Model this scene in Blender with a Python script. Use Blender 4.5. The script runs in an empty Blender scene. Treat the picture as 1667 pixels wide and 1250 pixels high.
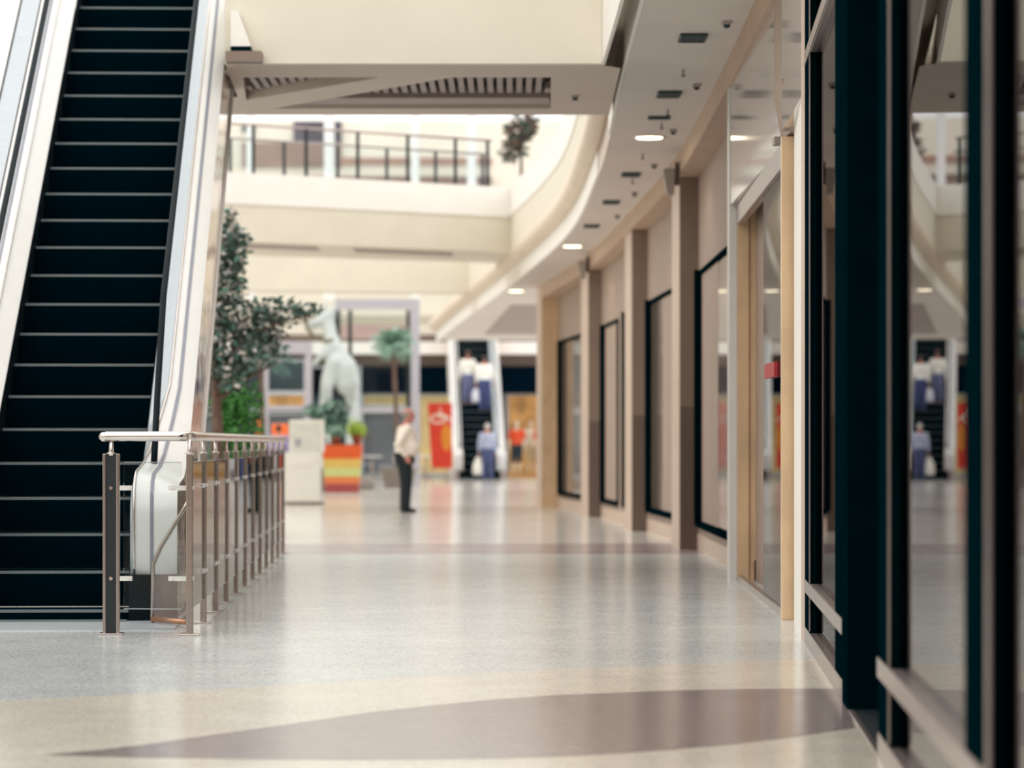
import bpy, bmesh, math, random
from mathutils import Vector, Matrix
from mathutils.geometry import tessellate_polygon

C = bpy.context.scene.collection
HC = 1.12            # lens height above the floor (m)
F = 5000.0           # focal length in pixels of the 1667 px wide frame
CX, HY = 833.5, 722.0
R = math.radians

def P(px, py, d):
    return Vector(((px - CX) / F * d, d, HC - (py - HY) / F * d))
def G(px, py):
    d = F * HC / (py - HY)
    return Vector(((px - CX) / F * d, d, 0.0))
def X(px, d): return (px - CX) / F * d
def Z(py, d): return HC - (py - HY) / F * d

# ------------------------------------------------------------------ materials
def lin(h):
    h = h.lstrip('#'); o = []
    for i in (0, 2, 4):
        c = int(h[i:i+2], 16) / 255
        o.append(c / 12.92 if c <= 0.04045 else ((c + 0.055) / 1.055) ** 2.4)
    return (o[0], o[1], o[2], 1)
MATS = {}
def mat(name, hexc, rough=0.5, metal=0.0, var=0.06, scale=6.0, spec=0.5, emit=0.0, coat=0.0, bump=0.0, bscale=20.0, stretch=(1, 1, 1), sheen=None):
    if name in MATS: return MATS[name]
    m = bpy.data.materials.new(name); m.use_nodes = True
    nt = m.node_tree; b = nt.nodes['Principled BSDF']
    c = lin(hexc)
    tc = nt.nodes.new('ShaderNodeTexCoord'); mp = nt.nodes.new('ShaderNodeMapping')
    mp.inputs['Scale'].default_value = stretch
    nt.links.new(tc.outputs['Object'], mp.inputs['Vector'])
    no = nt.nodes.new('ShaderNodeTexNoise'); no.inputs['Scale'].default_value = scale; no.inputs['Detail'].default_value = 4
    nt.links.new(mp.outputs['Vector'], no.inputs['Vector'])
    rp = nt.nodes.new('ShaderNodeValToRGB')
    rp.color_ramp.elements[0].position = 0.3; rp.color_ramp.elements[1].position = 0.7
    lo = [max(0, v * (1 - var)) for v in c[:3]] + [1]; hi = [min(1, v * (1 + var)) for v in c[:3]] + [1]
    rp.color_ramp.elements[0].color = lo; rp.color_ramp.elements[1].color = hi
    nt.links.new(no.outputs['Fac'], rp.inputs['Fac']); nt.links.new(rp.outputs['Color'], b.inputs['Base Color'])
    b.inputs['Roughness'].default_value = rough; b.inputs['Metallic'].default_value = metal
    b.inputs['Specular IOR Level'].default_value = spec
    if spec < .05: b.inputs['IOR'].default_value = 1.0
    if coat: b.inputs['Coat Weight'].default_value = coat; b.inputs['Coat Roughness'].default_value = 0.05
    if emit:
        nt.links.new(rp.outputs['Color'], b.inputs['Emission Color']); b.inputs['Emission Strength'].default_value = emit
    if bump:
        n2 = nt.nodes.new('ShaderNodeTexNoise'); n2.inputs['Scale'].default_value = bscale
        nt.links.new(mp.outputs['Vector'], n2.inputs['Vector'])
        bp = nt.nodes.new('ShaderNodeBump'); bp.inputs['Strength'].default_value = bump; bp.inputs['Distance'].default_value = 0.02
        nt.links.new(n2.outputs['Fac'], bp.inputs['Height']); nt.links.new(bp.outputs['Normal'], b.inputs['Normal'])
    MATS[name] = m
    return m

def terrazzo(name, base, dark, light, rough=0.2, big=0.0, spec=0.5):
    m = bpy.data.materials.new(name); m.use_nodes = True
    nt = m.node_tree; b = nt.nodes['Principled BSDF']
    tc = nt.nodes.new('ShaderNodeTexCoord')
    vo = nt.nodes.new('ShaderNodeTexVoronoi'); vo.inputs['Scale'].default_value = 95
    nt.links.new(tc.outputs['Object'], vo.inputs['Vector'])
    sep = nt.nodes.new('ShaderNodeSeparateColor'); nt.links.new(vo.outputs['Color'], sep.inputs['Color'])
    rp = nt.nodes.new('ShaderNodeValToRGB'); rp.color_ramp.interpolation = 'CONSTANT'
    e = rp.color_ramp.elements; e[0].position = 0; e[0].color = lin(dark); e[1].position = 0.2; e[1].color = lin(base)
    e2 = e.new(0.8); e2.color = lin(light)
    nt.links.new(sep.outputs['Red'], rp.inputs['Fac'])
    no = nt.nodes.new('ShaderNodeTexNoise'); no.inputs['Scale'].default_value = 0.9; no.inputs['Detail'].default_value = 5
    nt.links.new(tc.outputs['Object'], no.inputs['Vector'])
    mx = nt.nodes.new('ShaderNodeMix'); mx.data_type = 'RGBA'; mx.blend_type = 'MULTIPLY'
    r2 = nt.nodes.new('ShaderNodeValToRGB'); r2.color_ramp.elements[0].color = (.78, .78, .8, 1); r2.color_ramp.elements[1].color = (1.12, 1.1, 1.08, 1)
    nt.links.new(no.outputs['Fac'], r2.inputs['Fac'])
    mx.inputs['Factor'].default_value = 1
    nt.links.new(rp.outputs['Color'], mx.inputs['A']); nt.links.new(r2.outputs['Color'], mx.inputs['B'])
    nt.links.new(mx.outputs['Result'], b.inputs['Base Color'])
    n3 = nt.nodes.new('ShaderNodeTexNoise'); n3.inputs['Scale'].default_value = 3.0
    nt.links.new(tc.outputs['Object'], n3.inputs['Vector'])
    mr = nt.nodes.new('ShaderNodeMapRange'); mr.inputs['To Min'].default_value = rough * 0.8; mr.inputs['To Max'].default_value = rough * 1.25
    nt.links.new(n3.outputs['Fac'], mr.inputs['Value']); nt.links.new(mr.outputs['Result'], b.inputs['Roughness'])
    b.inputs['Specular IOR Level'].default_value = spec
    return m

def glass(name, ior=1.5, tint='#e8f0f0', rough=0.0, fixed=None):
    m = bpy.data.materials.new(name); m.use_nodes = True
    nt = m.node_tree; nt.nodes.remove(nt.nodes['Principled BSDF']); out = nt.nodes['Material Output']
    tr = nt.nodes.new('ShaderNodeBsdfTransparent'); tr.inputs['Color'].default_value = lin(tint)
    gl = nt.nodes.new('ShaderNodeBsdfGlossy'); gl.inputs['Roughness'].default_value = rough
    fr = nt.nodes.new('ShaderNodeFresnel'); fr.inputs['IOR'].default_value = ior
    mx = nt.nodes.new('ShaderNodeMixShader')
    mx.inputs['Fac'].default_value = fixed or 0
    if fixed is None: nt.links.new(fr.outputs['Fac'], mx.inputs['Fac'])
    nt.links.new(tr.outputs['BSDF'], mx.inputs[1]); nt.links.new(gl.outputs['BSDF'], mx.inputs[2])
    nt.links.new(mx.outputs['Shader'], out.inputs['Surface'])
    return m

M = {}
M['floor'] = terrazzo('grey_terrazzo', '#d3d8d6', '#b2b5b8', '#e2e6e4', 0.175, spec=.75)
M['floor_beige'] = terrazzo('beige_terrazzo', '#e2dbcd', '#cfc6b4', '#ece5d8', 0.175, spec=.75)
M['floor_far'] = terrazzo('pale_cream_terrazzo', '#e2ded6', '#d0cbc2', '#ece9e3', 0.14, spec=.9)
M['floor_dark'] = terrazzo('mauve_terrazzo', '#958786', '#7c6f70', '#a89b97', 0.175, spec=.75)
M['floor_mauve'] = terrazzo('pale_mauve_terrazzo', '#a89a9c', '#857880', '#bbb0ae', 0.175, spec=.75)
M['cream'] = mat('cream_paint', '#e0d9c8', 0.6, var=0.03, scale=2)
M['white'] = mat('white_paint', '#f3efe8', 0.5, var=0.02, scale=2)
M['tan'] = mat('shaded_cream', '#dccdb9', 0.6, var=0.04, scale=2)  # cream with the shade under the bullnose put into the colour
M['soffit'] = mat('soffit_white', '#d9d0c8', 0.6, var=0.03, scale=1.5)
M['soffit_b'] = mat('bridge_soffit', '#d2c4b6', 0.6, var=0.03, scale=1.5)
M['beam'] = mat('beam_tan', '#bfa48d', 0.55, var=0.08, scale=3)
M['wallbrown'] = mat('wall_taupe', '#a18c7f', 0.6, var=0.05, scale=2)
M['colup'] = mat('column_taupe', '#867467', 0.5, var=0.05, scale=3)  # brown carries the shade on the camera-facing column sides
M['collo'] = mat('column_brown_dado', '#6a5a50', 0.4, var=0.05, scale=3)
M['collight'] = mat('column_edge_beige', '#c9b2a2', 0.4, var=0.04, scale=3)
M['marble'] = mat('tan_marble', '#d8b894', 0.25, var=0.12, scale=5, stretch=(1, 1, 0.5))
M['glosspanel'] = mat('glossy_white_panel', '#c9bdb8', 0.08, var=0.02, coat=0.3)
M['black'] = mat('black_frame', '#00151b', 0.6, var=0.1, spec=0.02)
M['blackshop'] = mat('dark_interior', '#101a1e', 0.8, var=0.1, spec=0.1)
M['steelrail'] = mat('satin_aluminium', '#a99c98', 0.3, metal=0.85, var=0.06, scale=8)
M['chrome'] = mat('polished_steel', '#d9d0cb', 0.14, metal=1.0, var=0.05)
M['steel'] = mat('brushed_steel', '#b8aca6', 0.2, metal=1.0, var=0.08, stretch=(1, 1, 30))
M['whitemetal'] = mat('white_metal', '#dfddd9', 0.3, metal=0.1, var=0.02)
M['greymetal'] = mat('grey_sheet_metal', '#b4bbc0', 0.3, metal=0.15, var=0.05, stretch=(1, 8, 1))
M['seam'] = mat('seam_violet_grey', '#8f909c', 0.4, metal=0.3)
M['mirror'] = mat('bronze_mirror_cladding', '#c9a995', 0.08, metal=1.0, var=0.08, bump=0.35, bscale=3.5)
M['step'] = mat('escalator_black', '#00131a', 0.6, var=0.15, spec=0.03, stretch=(40, 1, 1))
M['nose'] = mat('step_edge_grey', '#70797b', 0.5, metal=0.1)
M['rubber'] = mat('black_rubber', '#04141a', 0.5, var=0.1, spec=0.12)
M['infill'] = mat('charcoal_infill', '#1a2226', 0.4, var=0.08)
M['copper'] = mat('copper_trim', '#b98a6c', 0.35, metal=0.5)
M['glass'] = glass('clear_glass', 1.25, '#f8fbfb')
M['shopglass'] = glass('shop_glass', 10.0, '#8fa0a0')
M['mirrorglass'] = glass('door_glass', 12.0, '#a0a8a8')
M['balglass'] = glass('balustrade_glass', 1.03, '#fbfdfd', 0.0, .05)
M['lamp'] = mat('lamp_glow', '#fff0d0', 0.5, var=0.0, emit=6.0)
M['vent'] = mat('vent_teal_black', '#2c3f42', 0.5, var=0.1)
M['plastic'] = mat('grey_plastic', '#a79f9a', 0.4, var=0.04)
M['speaker'] = mat('speaker_grey', '#9a8f88', 0.5, var=0.05)
M['slat'] = mat('slat_mauve', '#9a8a84', 0.5, var=0.05)
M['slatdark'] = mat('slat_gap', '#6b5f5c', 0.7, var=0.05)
M['leaf'] = mat('leaf_dark_green', '#41564a', 0.45, var=0.5, scale=14)
M['leaf2'] = mat('leaf_bright_green', '#3a7a2e', 0.5, var=0.45, scale=8)
M['leaf3'] = mat('leaf_pale_green', '#8fb09c', 0.5, var=0.35, scale=8)
M['leaf4'] = mat('leaf_lime', '#a9bf55', 0.5, var=0.3, scale=8)
M['leaf5'] = mat('leaf_teal', '#4a7465', 0.5, var=0.35, scale=8)
M['blossom'] = mat('leaf_silver', '#cfcac2', 0.5, var=0.2, scale=8)
M['bark'] = mat('bark_brown', '#6a5348', 0.8, var=0.25, scale=12)
M['soil'] = mat('soil', '#4a3a30', 0.9, var=0.3, scale=20)

# ------------------------------------------------------------------ builders
def box(bm, x0, x1, y0, y1, z0, z1, mi=0):
    vs = [bm.verts.new(v) for v in ((x0,y0,z0),(x1,y0,z0),(x1,y1,z0),(x0,y1,z0),(x0,y0,z1),(x1,y0,z1),(x1,y1,z1),(x0,y1,z1))]
    for f in ((3,2,1,0),(4,5,6,7),(0,1,5,4),(1,2,6,5),(2,3,7,6),(3,0,4,7)):
        bm.faces.new([vs[i] for i in f]).material_index = mi
def hexa(bm, pts, mi=0):
    vs = [bm.verts.new(v) for v in pts]
    for f in ((3,2,1,0),(4,5,6,7),(0,1,5,4),(1,2,6,5),(2,3,7,6),(3,0,4,7)):
        bm.faces.new([vs[i] for i in f]).material_index = mi
def sbox(bm, fn, d0, d1, o0, o1, z0, z1, mi=0, z1b=None, z0b=None):
    """box that follows x = fn(d) - o (o>0 towards the hall), z at d0 / optional other z at d1"""
    if z1b is None: z1b = z1
    if z0b is None: z0b = z0
    hexa(bm, [(fn(d0)-o1,d0,z0),(fn(d0)-o0,d0,z0),(fn(d1)-o0,d1,z0b),(fn(d1)-o1,d1,z0b),
              (fn(d0)-o1,d0,z1),(fn(d0)-o0,d0,z1),(fn(d1)-o0,d1,z1b),(fn(d1)-o1,d1,z1b)], mi)
def prism(bm, poly, z0, z1, mi=0):
    lo = [bm.verts.new((p[0],p[1],z0)) for p in poly]; hi = [bm.verts.new((p[0],p[1],z1)) for p in poly]
    bm.faces.new(lo[::-1]).material_index = mi; bm.faces.new(hi).material_index = mi
    n = len(poly)
    for i in range(n):
        bm.faces.new((lo[i],lo[(i+1)%n],hi[(i+1)%n],hi[i])).material_index = mi
def tube(bm, pts, r, n=10, mi=0, cap=True):
    pts = [Vector(p) for p in pts]
    rs = r if isinstance(r, (list, tuple)) else [r]*len(pts)
    rings = []; up = None
    for i, p in enumerate(pts):
        t = (pts[min(i+1,len(pts)-1)] - pts[max(i-1,0)]).normalized()
        if up is None:
            up = Vector((0,0,1)) if abs(t.z) < 0.9 else Vector((1,0,0))
        a = (up - t*up.dot(t)).normalized(); b = t.cross(a); up = a
        rings.append([bm.verts.new(p + (a*math.cos(2*math.pi*k/n) + b*math.sin(2*math.pi*k/n))*rs[i]) for k in range(n)])
    for i in range(len(rings)-1):
        for k in range(n):
            f = bm.faces.new((rings[i][k],rings[i][(k+1)%n],rings[i+1][(k+1)%n],rings[i+1][k])); f.smooth = True; f.material_index = mi
    if cap:
        bm.faces.new(rings[0][::-1]).material_index = mi; bm.faces.new(rings[-1]).material_index = mi
def lathe(bm, prof, c=(0,0,0), n=20, mi=0):
    c = Vector(c); rings = []
    for r, z in prof:
        rings.append([bm.verts.new(c + Vector((max(r,1e-4)*math.cos(2*math.pi*k/n), max(r,1e-4)*math.sin(2*math.pi*k/n), z))) for k in range(n)])
    for i in range(len(rings)-1):
        for k in range(n):
            f = bm.faces.new((rings[i][k],rings[i][(k+1)%n],rings[i+1][(k+1)%n],rings[i+1][k])); f.smooth = True; f.material_index = mi
    bm.faces.new(rings[0][::-1]).material_index = mi; bm.faces.new(rings[-1]).material_index = mi
def ball(bm, c, r, sx=1, sy=1, sz=1, u=12, v=8, mi=0):
    m = Matrix.Translation(c) @ Matrix.Diagonal((r*sx, r*sy, r*sz, 1))
    res = bmesh.ops.create_uvsphere(bm, u_segments=u, v_segments=v, radius=1, matrix=m)
    for vv in res['verts']:
        for f in vv.link_faces: f.smooth = True; f.material_index = mi
def loft(bm, rows, mi=0, smooth=False, closed=False):
    """rows: list of equal-length point lists"""
    vr = [[bm.verts.new(p) for p in row] for row in rows]
    n = len(vr[0])
    for i in range(len(vr)-1):
        for k in range(n if closed else n-1):
            f = bm.faces.new((vr[i][k],vr[i][(k+1)%n],vr[i+1][(k+1)%n],vr[i+1][k])); f.smooth = smooth; f.material_index = mi
    return vr
def obj(name, bm, m=None, parent=None, bevel=0.0):
    me = bpy.data.meshes.new(name)
    bmesh.ops.recalc_face_normals(bm, faces=bm.faces)
    bm.to_mesh(me); bm.free()
    for k in (m if isinstance(m, (list, tuple)) else [m]):
        if k: me.materials.append(k)
    o = bpy.data.objects.new(name, me); C.objects.link(o)
    if parent: o.parent = parent
    if bevel:
        b = o.modifiers.new('bevel', 'BEVEL'); b.width = bevel; b.segments = 2; b.limit_method = 'ANGLE'
    return o
def B(): return bmesh.new()
def tag(o, label, cat, group=None):
    o['label'] = label; o['category'] = cat
    if group: o['group'] = group
    return o
def thing(name, label, cat, loc=(0,0,0), rotz=0, group=None):
    o = bpy.data.objects.new(name, None); C.objects.link(o)
    o.empty_display_size = 0.2
    o.location = loc; o.rotation_euler = (0,0,rotz)
    return tag(o, label, cat, group)
def struct(name, bm=None, m=None, parent=None, bevel=0.0):
    if bm is None:
        o = bpy.data.objects.new(name, None); C.objects.link(o)
    else: o = obj(name, bm, m, parent, bevel)
    if parent is None: o['kind'] = 'structure'
    return o
def dup(root, loc, rotz, label, group=None, name=None):
    r = root.copy(); C.objects.link(r); r.location = loc; r.rotation_euler = (0,0,rotz)
    r['label'] = label
    if group: r['group'] = group
    for ch in list(root.children):
        c = ch.copy(); C.objects.link(c); c.parent = r
        for g in list(ch.children):
            d = g.copy(); C.objects.link(d); d.parent = c
    return r

# ------------------------------------------------------------------ plan curves of the right-hand side
def interp(tab):
    tab = sorted(tab)
    def f(d):
        n = len(tab)
        if d <= tab[0][0]:
            (a,x0),(b,x1) = tab[0], tab[1]; return x0 + (d-a)*(x1-x0)/(b-a)
        if d >= tab[-1][0]:
            (a,x0),(b,x1) = tab[-2], tab[-1]; return x1 + (d-b)*(x1-x0)/(b-a)
        for i in range(n-1):
            if tab[i][0] <= d <= tab[i+1][0]: break
        def m(j):
            j0, j1 = max(j-1,0), min(j+1,n-1)
            return (tab[j1][1]-tab[j0][1])/(tab[j1][0]-tab[j0][0])
        h = tab[i+1][0]-tab[i][0]; t = (d-tab[i][0])/h
        return ((2*t**3-3*t**2+1)*tab[i][1] + (t**3-2*t**2+t)*h*m(i) + (-2*t**3+3*t**2)*tab[i+1][1] + (t**3-t**2)*h*m(i+1))
    return f
E = interp([(4,.84),(12,.91),(21.3,.944),(26.9,.955),(30.4,.985),(34.5,.985),(42.5,.82),(51.9,.17),(60,-.52),(67.8,-1.2),(76,-1.85)])   # slab edge
WB = interp([(4,1.45),(12,1.6),(19,1.70),(22,1.735),(25,1.755),(32.4,1.74),(39.2,1.51),(46.7,1.14),(53.8,.522)])                          # beam front
LA = lambda d: 0.716 + 0.054*d                                                                                                         # dark storefront line
WS = interp([(17,1.96),(25,1.985),(33,1.965),(39.7,1.71),(47.2,1.34),(54.2,.78)])                                                   # set-back shop wall
zc = lambda d: 4.55 - 0.012*d          # walkway ceiling
zb = lambda d: 4.32 - 0.012*d          # beam underside
def frange(a, b, s):
    n = max(1, int(round((b-a)/s))); return [a + (b-a)*i/n for i in range(n+1)]

# ------------------------------------------------------------------ floor
bm = B()
def flat(pts, z, mi):
    f = bm.faces.new([bm.verts.new((p[0],p[1],z)) for p in pts]); f.material_index = mi
    if f.calc_area() and f.normal.z < 0: f.normal_flip()
flat([(-16,-14),(9,-14),(9,118),(-16,118)], 0, 0)
top = [G(*p) for p in ((-120,1147),(0,1140),(100,1136),(200,1131),(300,1125),(400,1119),(500,1113),(600,1107),(700,1101),(800,1095),(900,1090),(1000,1086),(1100,1082),(1200,1078),(1330,1072))]
flat([(-9, top[0].y-1.2),(-4,top[0].y-.2)] + [(p.x,p.y) for p in top] + [(2.2, top[-1].y+.1),(2.2,0),(-9,0)], 0.0008, 1)
up = [G(*p) for p in ((70,1229),(150,1222),(230,1213),(300,1203),(450,1182),(600,1160),(700,1149),(800,1139),(900,1132),(1000,1128),(1100,1124),(1200,1122),(1300,1121),(1372,1122))]
lo = [G(*p) for p in ((1392,1185),(1300,1199),(1200,1211),(1100,1220),(1000,1227),(900,1232),(800,1235),(600,1237),(400,1236),(200,1233))]
flat([(p.x,p.y) for p in up+lo], 0.0016, 2)
flat([(-12,31.2),(WS(31.2),31.2),(WS(34.4),34.4),(-12,34.4)], 0.0008, 3)
flat([(-13.9,34.4),(WS(34.4),34.4),(WS(44),44),(WS(54),54),(7.9,56),(7.9,117),(-13.9,117)], 0.0008, 4)
for p in bm.faces: pass
floor = struct('floor', bm, [M['floor'], M['floor_beige'], M['floor_dark'], M['floor_mauve'], M['floor_far']])
for p in floor.data.polygons:
    pass

# ------------------------------------------------------------------ outer walls (mall continues behind the camera and to the left)
bm = B(); box(bm, -14.3, -14, -12, 112, 0, 8.5); struct('wall_left', bm, M['cream'])
bm = B(); box(bm, -14, 6, -12.3, -12, 0, 7); struct('wall_front', bm, M['colup'])
# ------------------------------------------------------------------ right wall behind the columns
bm = B()
ds = [17.2, 25, 33, 39.7, 47.2, 54.2]
for a, b in zip(ds[:-1], ds[1:]):
    sbox(bm, WS, a, b, -0.25, 0.0, 0, 4.7)
# windows are cut out of it by holding the glazing a little proud of the wall
struct('wall_right', bm, M['wallbrown'])
bm = B()
for a, b in zip(ds[1:-1], ds[2:]):
    sbox(bm, WS, a+.02, b-.02, 0.0, 0.012, 0, .17)
struct('baseboard_right', bm, M['collight'])

# ceiling over the walkway
bm = B(); rows = []
for d in frange(3, 54, 1.5): rows.append([(E(d)+.002,d,zc(d)), (2.6,d,zc(d)), (2.6,d,zc(d)+.5), (E(d)+.002,d,zc(d)+.12)])
for d in frange(55, 75, 2): rows.append([(E(d)+.002,d,zc(d)), (3.6,d,zc(d)), (3.6,d,zc(d)+.5), (E(d)+.002,d,zc(d)+.12)])
loft(bm, rows, closed=True); 
struct('ceiling', bm, M['soffit'])
bm = B()
hexa(bm, [(E(60)+.5,60,zc(60)-.012),(3.2,60,zc(60)-.012),(3.2,72,zc(72)-.012),(E(72)+.9,72,zc(72)-.012),(E(60)+.5,60,zc(60)),(3.2,60,zc(60)),(3.2,72,zc(72)),(E(72)+.9,72,zc(72))])
struct('trim_1', bm, M['slat'])
# tan beam between ceiling and wall
bm = B(); rows = []
for d in frange(3, 54.0, 1.0):
    rows.append([(WB(d),d,zb(d)), (WS(max(d,17.2)) if d > 17.2 else WB(d)+.25,d,zb(d)), (WS(max(d,17.2)) if d > 17.2 else WB(d)+.25,d,zc(d)+.02), (WB(d),d,zc(d)+.02)])
loft(bm, rows, closed=True)
struct('trim_2', bm, M['beam'])

# slab edge: white fascia, bullnose in shade-darkened cream, cream then white parapet, following the curve
def edge_run(name, prof, m, segs, smooth=False):
    bm = B()
    for a, b in segs:
        rows = [[(E(d)-o, d, (zc(d) + h)) for o, h in prof] for d in frange(a, b, 0.8)]
        vr = loft(bm, rows, smooth=smooth, closed=True)
        bm.faces.new(vr[0][::-1]); bm.faces.new(vr[-1])
    return struct(name, bm, m)
edge_run('trim_3', [(0,0),(.03,0),(.03,.32),(0,.32)], M['white'], [(3,30.4),(34.5,76)])
edge_run('trim_4', [(0,0),(.01,0),(.01,.32),(0,.32)], M['soffit_b'], [(30.4,34.5)])
bull = [(0,.30),(.06,.27)] + [(.06+.14*math.sin(t), .40-.13*math.cos(t)) for t in [R(a) for a in range(20,100,16)]] + [(.20,.5),(.0,.52)]
edge_run('trim_5', bull, M['tan'], [(3,76)], True)
zt = lambda d: 5.44
bm = B()
for a, b in ((3,24.9),(28.9,70)):
    rows = [[(E(d)-.19,d,zc(d)+.5),(E(d)+.02,d,zc(d)+.5),(E(d)+.02,d,4.96),(E(d)-.19,d,4.96)] for d in frange(a,b,.8)]
    vr = loft(bm, rows, closed=True); bm.faces.new(vr[0][::-1]); bm.faces.new(vr[-1])
struct('trim_6', bm, M['cream'])
bm = B()
for a, b in ((3,24.9),(28.9,70)):
    rows = [[(E(d)-.21,d,4.96),(E(d)+.02,d,4.96),(E(d)+.02,d,5.44),(E(d)-.21,d,5.44)] for d in frange(a,b,.8)]
    vr = loft(bm, rows, closed=True); bm.faces.new(vr[0][::-1]); bm.faces.new(vr[-1])
struct('trim_7', bm, M['white'])

# ------------------------------------------------------------------ columns along the wall
def column(dn, px_l, px_r, ztop, m_up, m_lo, zsplit, length):
    x0, x1 = X(px_l, dn), X(px_r, dn)
    sl = (WB(dn+length)-WB(dn))
    def blk(z0, z1, inset=0.0):
        bm = B(); hexa(bm, [(x0,dn,z0),(x1+.05,dn,z0),(x1+.05+sl,dn+length,z0),(x0+sl,dn+length,z0),(x0,dn,z1),(x1+.05,dn,z1),(x1+.05+sl,dn+length,z1),(x0+sl,dn+length,z1)]); return bm
    root = struct('column')
    o = obj('shaft', blk(zsplit, ztop), m_up, root)
    o = obj('dado', blk(0, zsplit), m_lo, root)
    bm = B(); hexa(bm, [(x0-.006,dn+.01,0),(x0,dn+.01,0),(x0+sl,dn+length,0),(x0+sl-.006,dn+length,0),(x0-.006,dn+.01,ztop),(x0,dn+.01,ztop),(x0+sl,dn+length,ztop),(x0+sl-.006,dn+length,ztop)])
    obj('lit_face', bm, M['collight'], root)  # thin skin on the hall side, its light put into a paler colour
    return root
column(32.4, 1107, 1137, 3.93, M['colup'], M['collo'], 1.51, 1.1)
column(39.2, 1029, 1052, 3.84, M['colup'], M['collo'], 1.48, 1.1)
column(46.7, 958, 977.5, 3.75, M['colup'], M['collo'], 1.46, 1.1)
column(53.8, 882, 906, 3.90, M['marble'], M['marble'], 1.5, .9)

# ------------------------------------------------------------------ shop windows in the wall bays
WN = [0]
def vitrine(d0, d1, z0, z1, fr=.05, proud=.035, lowbox=None, glassm=None):
    """d0 near, d1 far"""
    WN[0] += 1
    root = struct('window_%d' % WN[0])
    bm = B(); g = .10
    sbox(bm, WS, d1-.35, d1, .002, proud, z0, z1)
    sbox(bm, WS, d0, d0+.25, .002, proud, z0, z1)
    sbox(bm, WS, d0+.25, d1-.35, .002, proud, z1-.05, z1)
    sbox(bm, WS, d0+.25, d1-.35, .002, proud, z0, z0+.035)
    obj('window_frame', bm, M['black'], root)
    bm = B(); sbox(bm, WS, d1-.36, d1-.33, proud, proud+.06, z0, z1); obj('frame_jamb', bm, M['black'], root)
    bm = B(); sbox(bm, WS, d0+.25, d1-.35, .004, .012, z0+.035, z1-.05); obj('pane', bm, M['winglass'], root)
    bm = B(); sbox(bm, WS, d0, d1, proud, proud+.02, z0-.03, z0); obj('sill', bm, M['black'], root)
    if lowbox:
        bm = B(); sbox(bm, WS, d0, d0+.5, .002, .05, 0.0, z0-.05); obj('plinth', bm, M['collo'], root)
    return root
M['winglass'] = mat('tinted_window_glass', '#7d6f66', 0.06, var=0.05, spec=.6)
vitrine(26.9, 32.2, .28, 2.92)
vitrine(25.3, 26.4, .24, 3.05)
vitrine(34.2, 38.9, .28, 2.92, lowbox=True)
vitrine(43.6, 46.4, .26, 2.9)
vitrine(40.9, 42.6, .26, 2.93)
vitrine(48.6, 53.4, .26, 2.9, lowbox=True)

# ------------------------------------------------------------------ dark framed storefront nearest the camera
AF = LA
def mull(bm, d0, d1, z0=0, z1=4.4, o0=-.16, o1=0.0): sbox(bm, AF, d0, d1, o0, o1, z0, z1)
def bay(d0, d1, near_w, far_w, top, n):
    root = struct('window_%d' % n)
    bm = B(); mull(bm, d1-far_w, d1); obj('mullion', bm, M['black'], root)
    if near_w:
        bm = B(); mull(bm, d0, d0+near_w); obj('mullion', bm, M['black'], root)
    a, b = d0+near_w, d1-far_w
    bm = B(); sbox(bm, AF, b-(.05 if far_w < .1 else .02), b-.002, -.004, .004, 0.1, 4.4); obj('edge_highlight', bm, M['steelrail'], root)  # pale strip added to draw the highlight along the mullion corner
    for z0, z1 in ((.29,.36),(top,top+.07)):
        bm = B(); sbox(bm, AF, a, b-.05, -.10, .0, z0, z1); obj('rail', bm, M['steelrail'], root, .004)
        bm = B(); sbox(bm, AF, d0, d1, .0005, .006, z0, z1); obj('rail_cover', bm, M['steelrail'], root)
    bm = B(); sbox(bm, AF, d0, d1, -.10, .004, 0, .09); obj('sill', bm, M['steelrail'], root, .004)
    bm = B(); sbox(bm, AF, a, b, -.043, -.035, .36, top); obj('pane', bm, M['shopglass'], root)
    bm = B(); sbox(bm, AF, a, b, -.043, -.035, .09, .29); obj('lower_pane', bm, M['shopglass'], root)
    bm = B(); sbox(bm, AF, a, b, -.043, -.035, top+.07, 4.4); obj('upper_pane', bm, M['shopglass'], root)
    return root
bay(13.33, 17.28, .67, .58, 3.24, 7)
bay(7.14, 10.96, .53, .54, 3.24, 8)
bay(3.4, 7.13, .5, .02, 3.24, 9)
# doorway between the two bays
droot = struct('door_1')
bm = B(); sbox(bm, AF, 12.9, 13.32, -.9, .004, 0, 4.4); obj('door_jamb', bm, M['black'], droot)
bm = B(); sbox(bm, AF, 10.97, 12.89, -.90, -.84, 0.02, 2.5); obj('door_leaf', bm, M['black'], droot)
bm = B(); sbox(bm, AF, 10.97, 12.89, -.90, -.80, 2.5, 4.4); obj('door_head', bm, M['black'], droot)
bm = B(); tube(bm, [(AF(11.3)+.80,11.3,.9),(AF(11.3)+.76,11.3,.92),(AF(11.3)+.76,11.3,1.28),(AF(11.3)+.80,11.3,1.3)], .014); obj('door_handle', bm, M['chrome'], droot)
bm = B(); sbox(bm, AF, 10.97, 12.89, -.83, -.02, 0, .004); obj('threshold_slab', bm, M['infill'], droot)
bm = B(); sbox(bm, AF, 10.97, 12.89, -.02, .0, 0, .005); obj('threshold_strip', bm, M['steelrail'], droot)
# dark shop behind the glass
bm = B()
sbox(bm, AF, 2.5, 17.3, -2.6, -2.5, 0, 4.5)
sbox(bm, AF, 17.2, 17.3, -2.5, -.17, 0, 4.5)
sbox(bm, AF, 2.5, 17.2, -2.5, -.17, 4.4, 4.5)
struct('wall_shop', bm, M['blackshop'])

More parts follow.
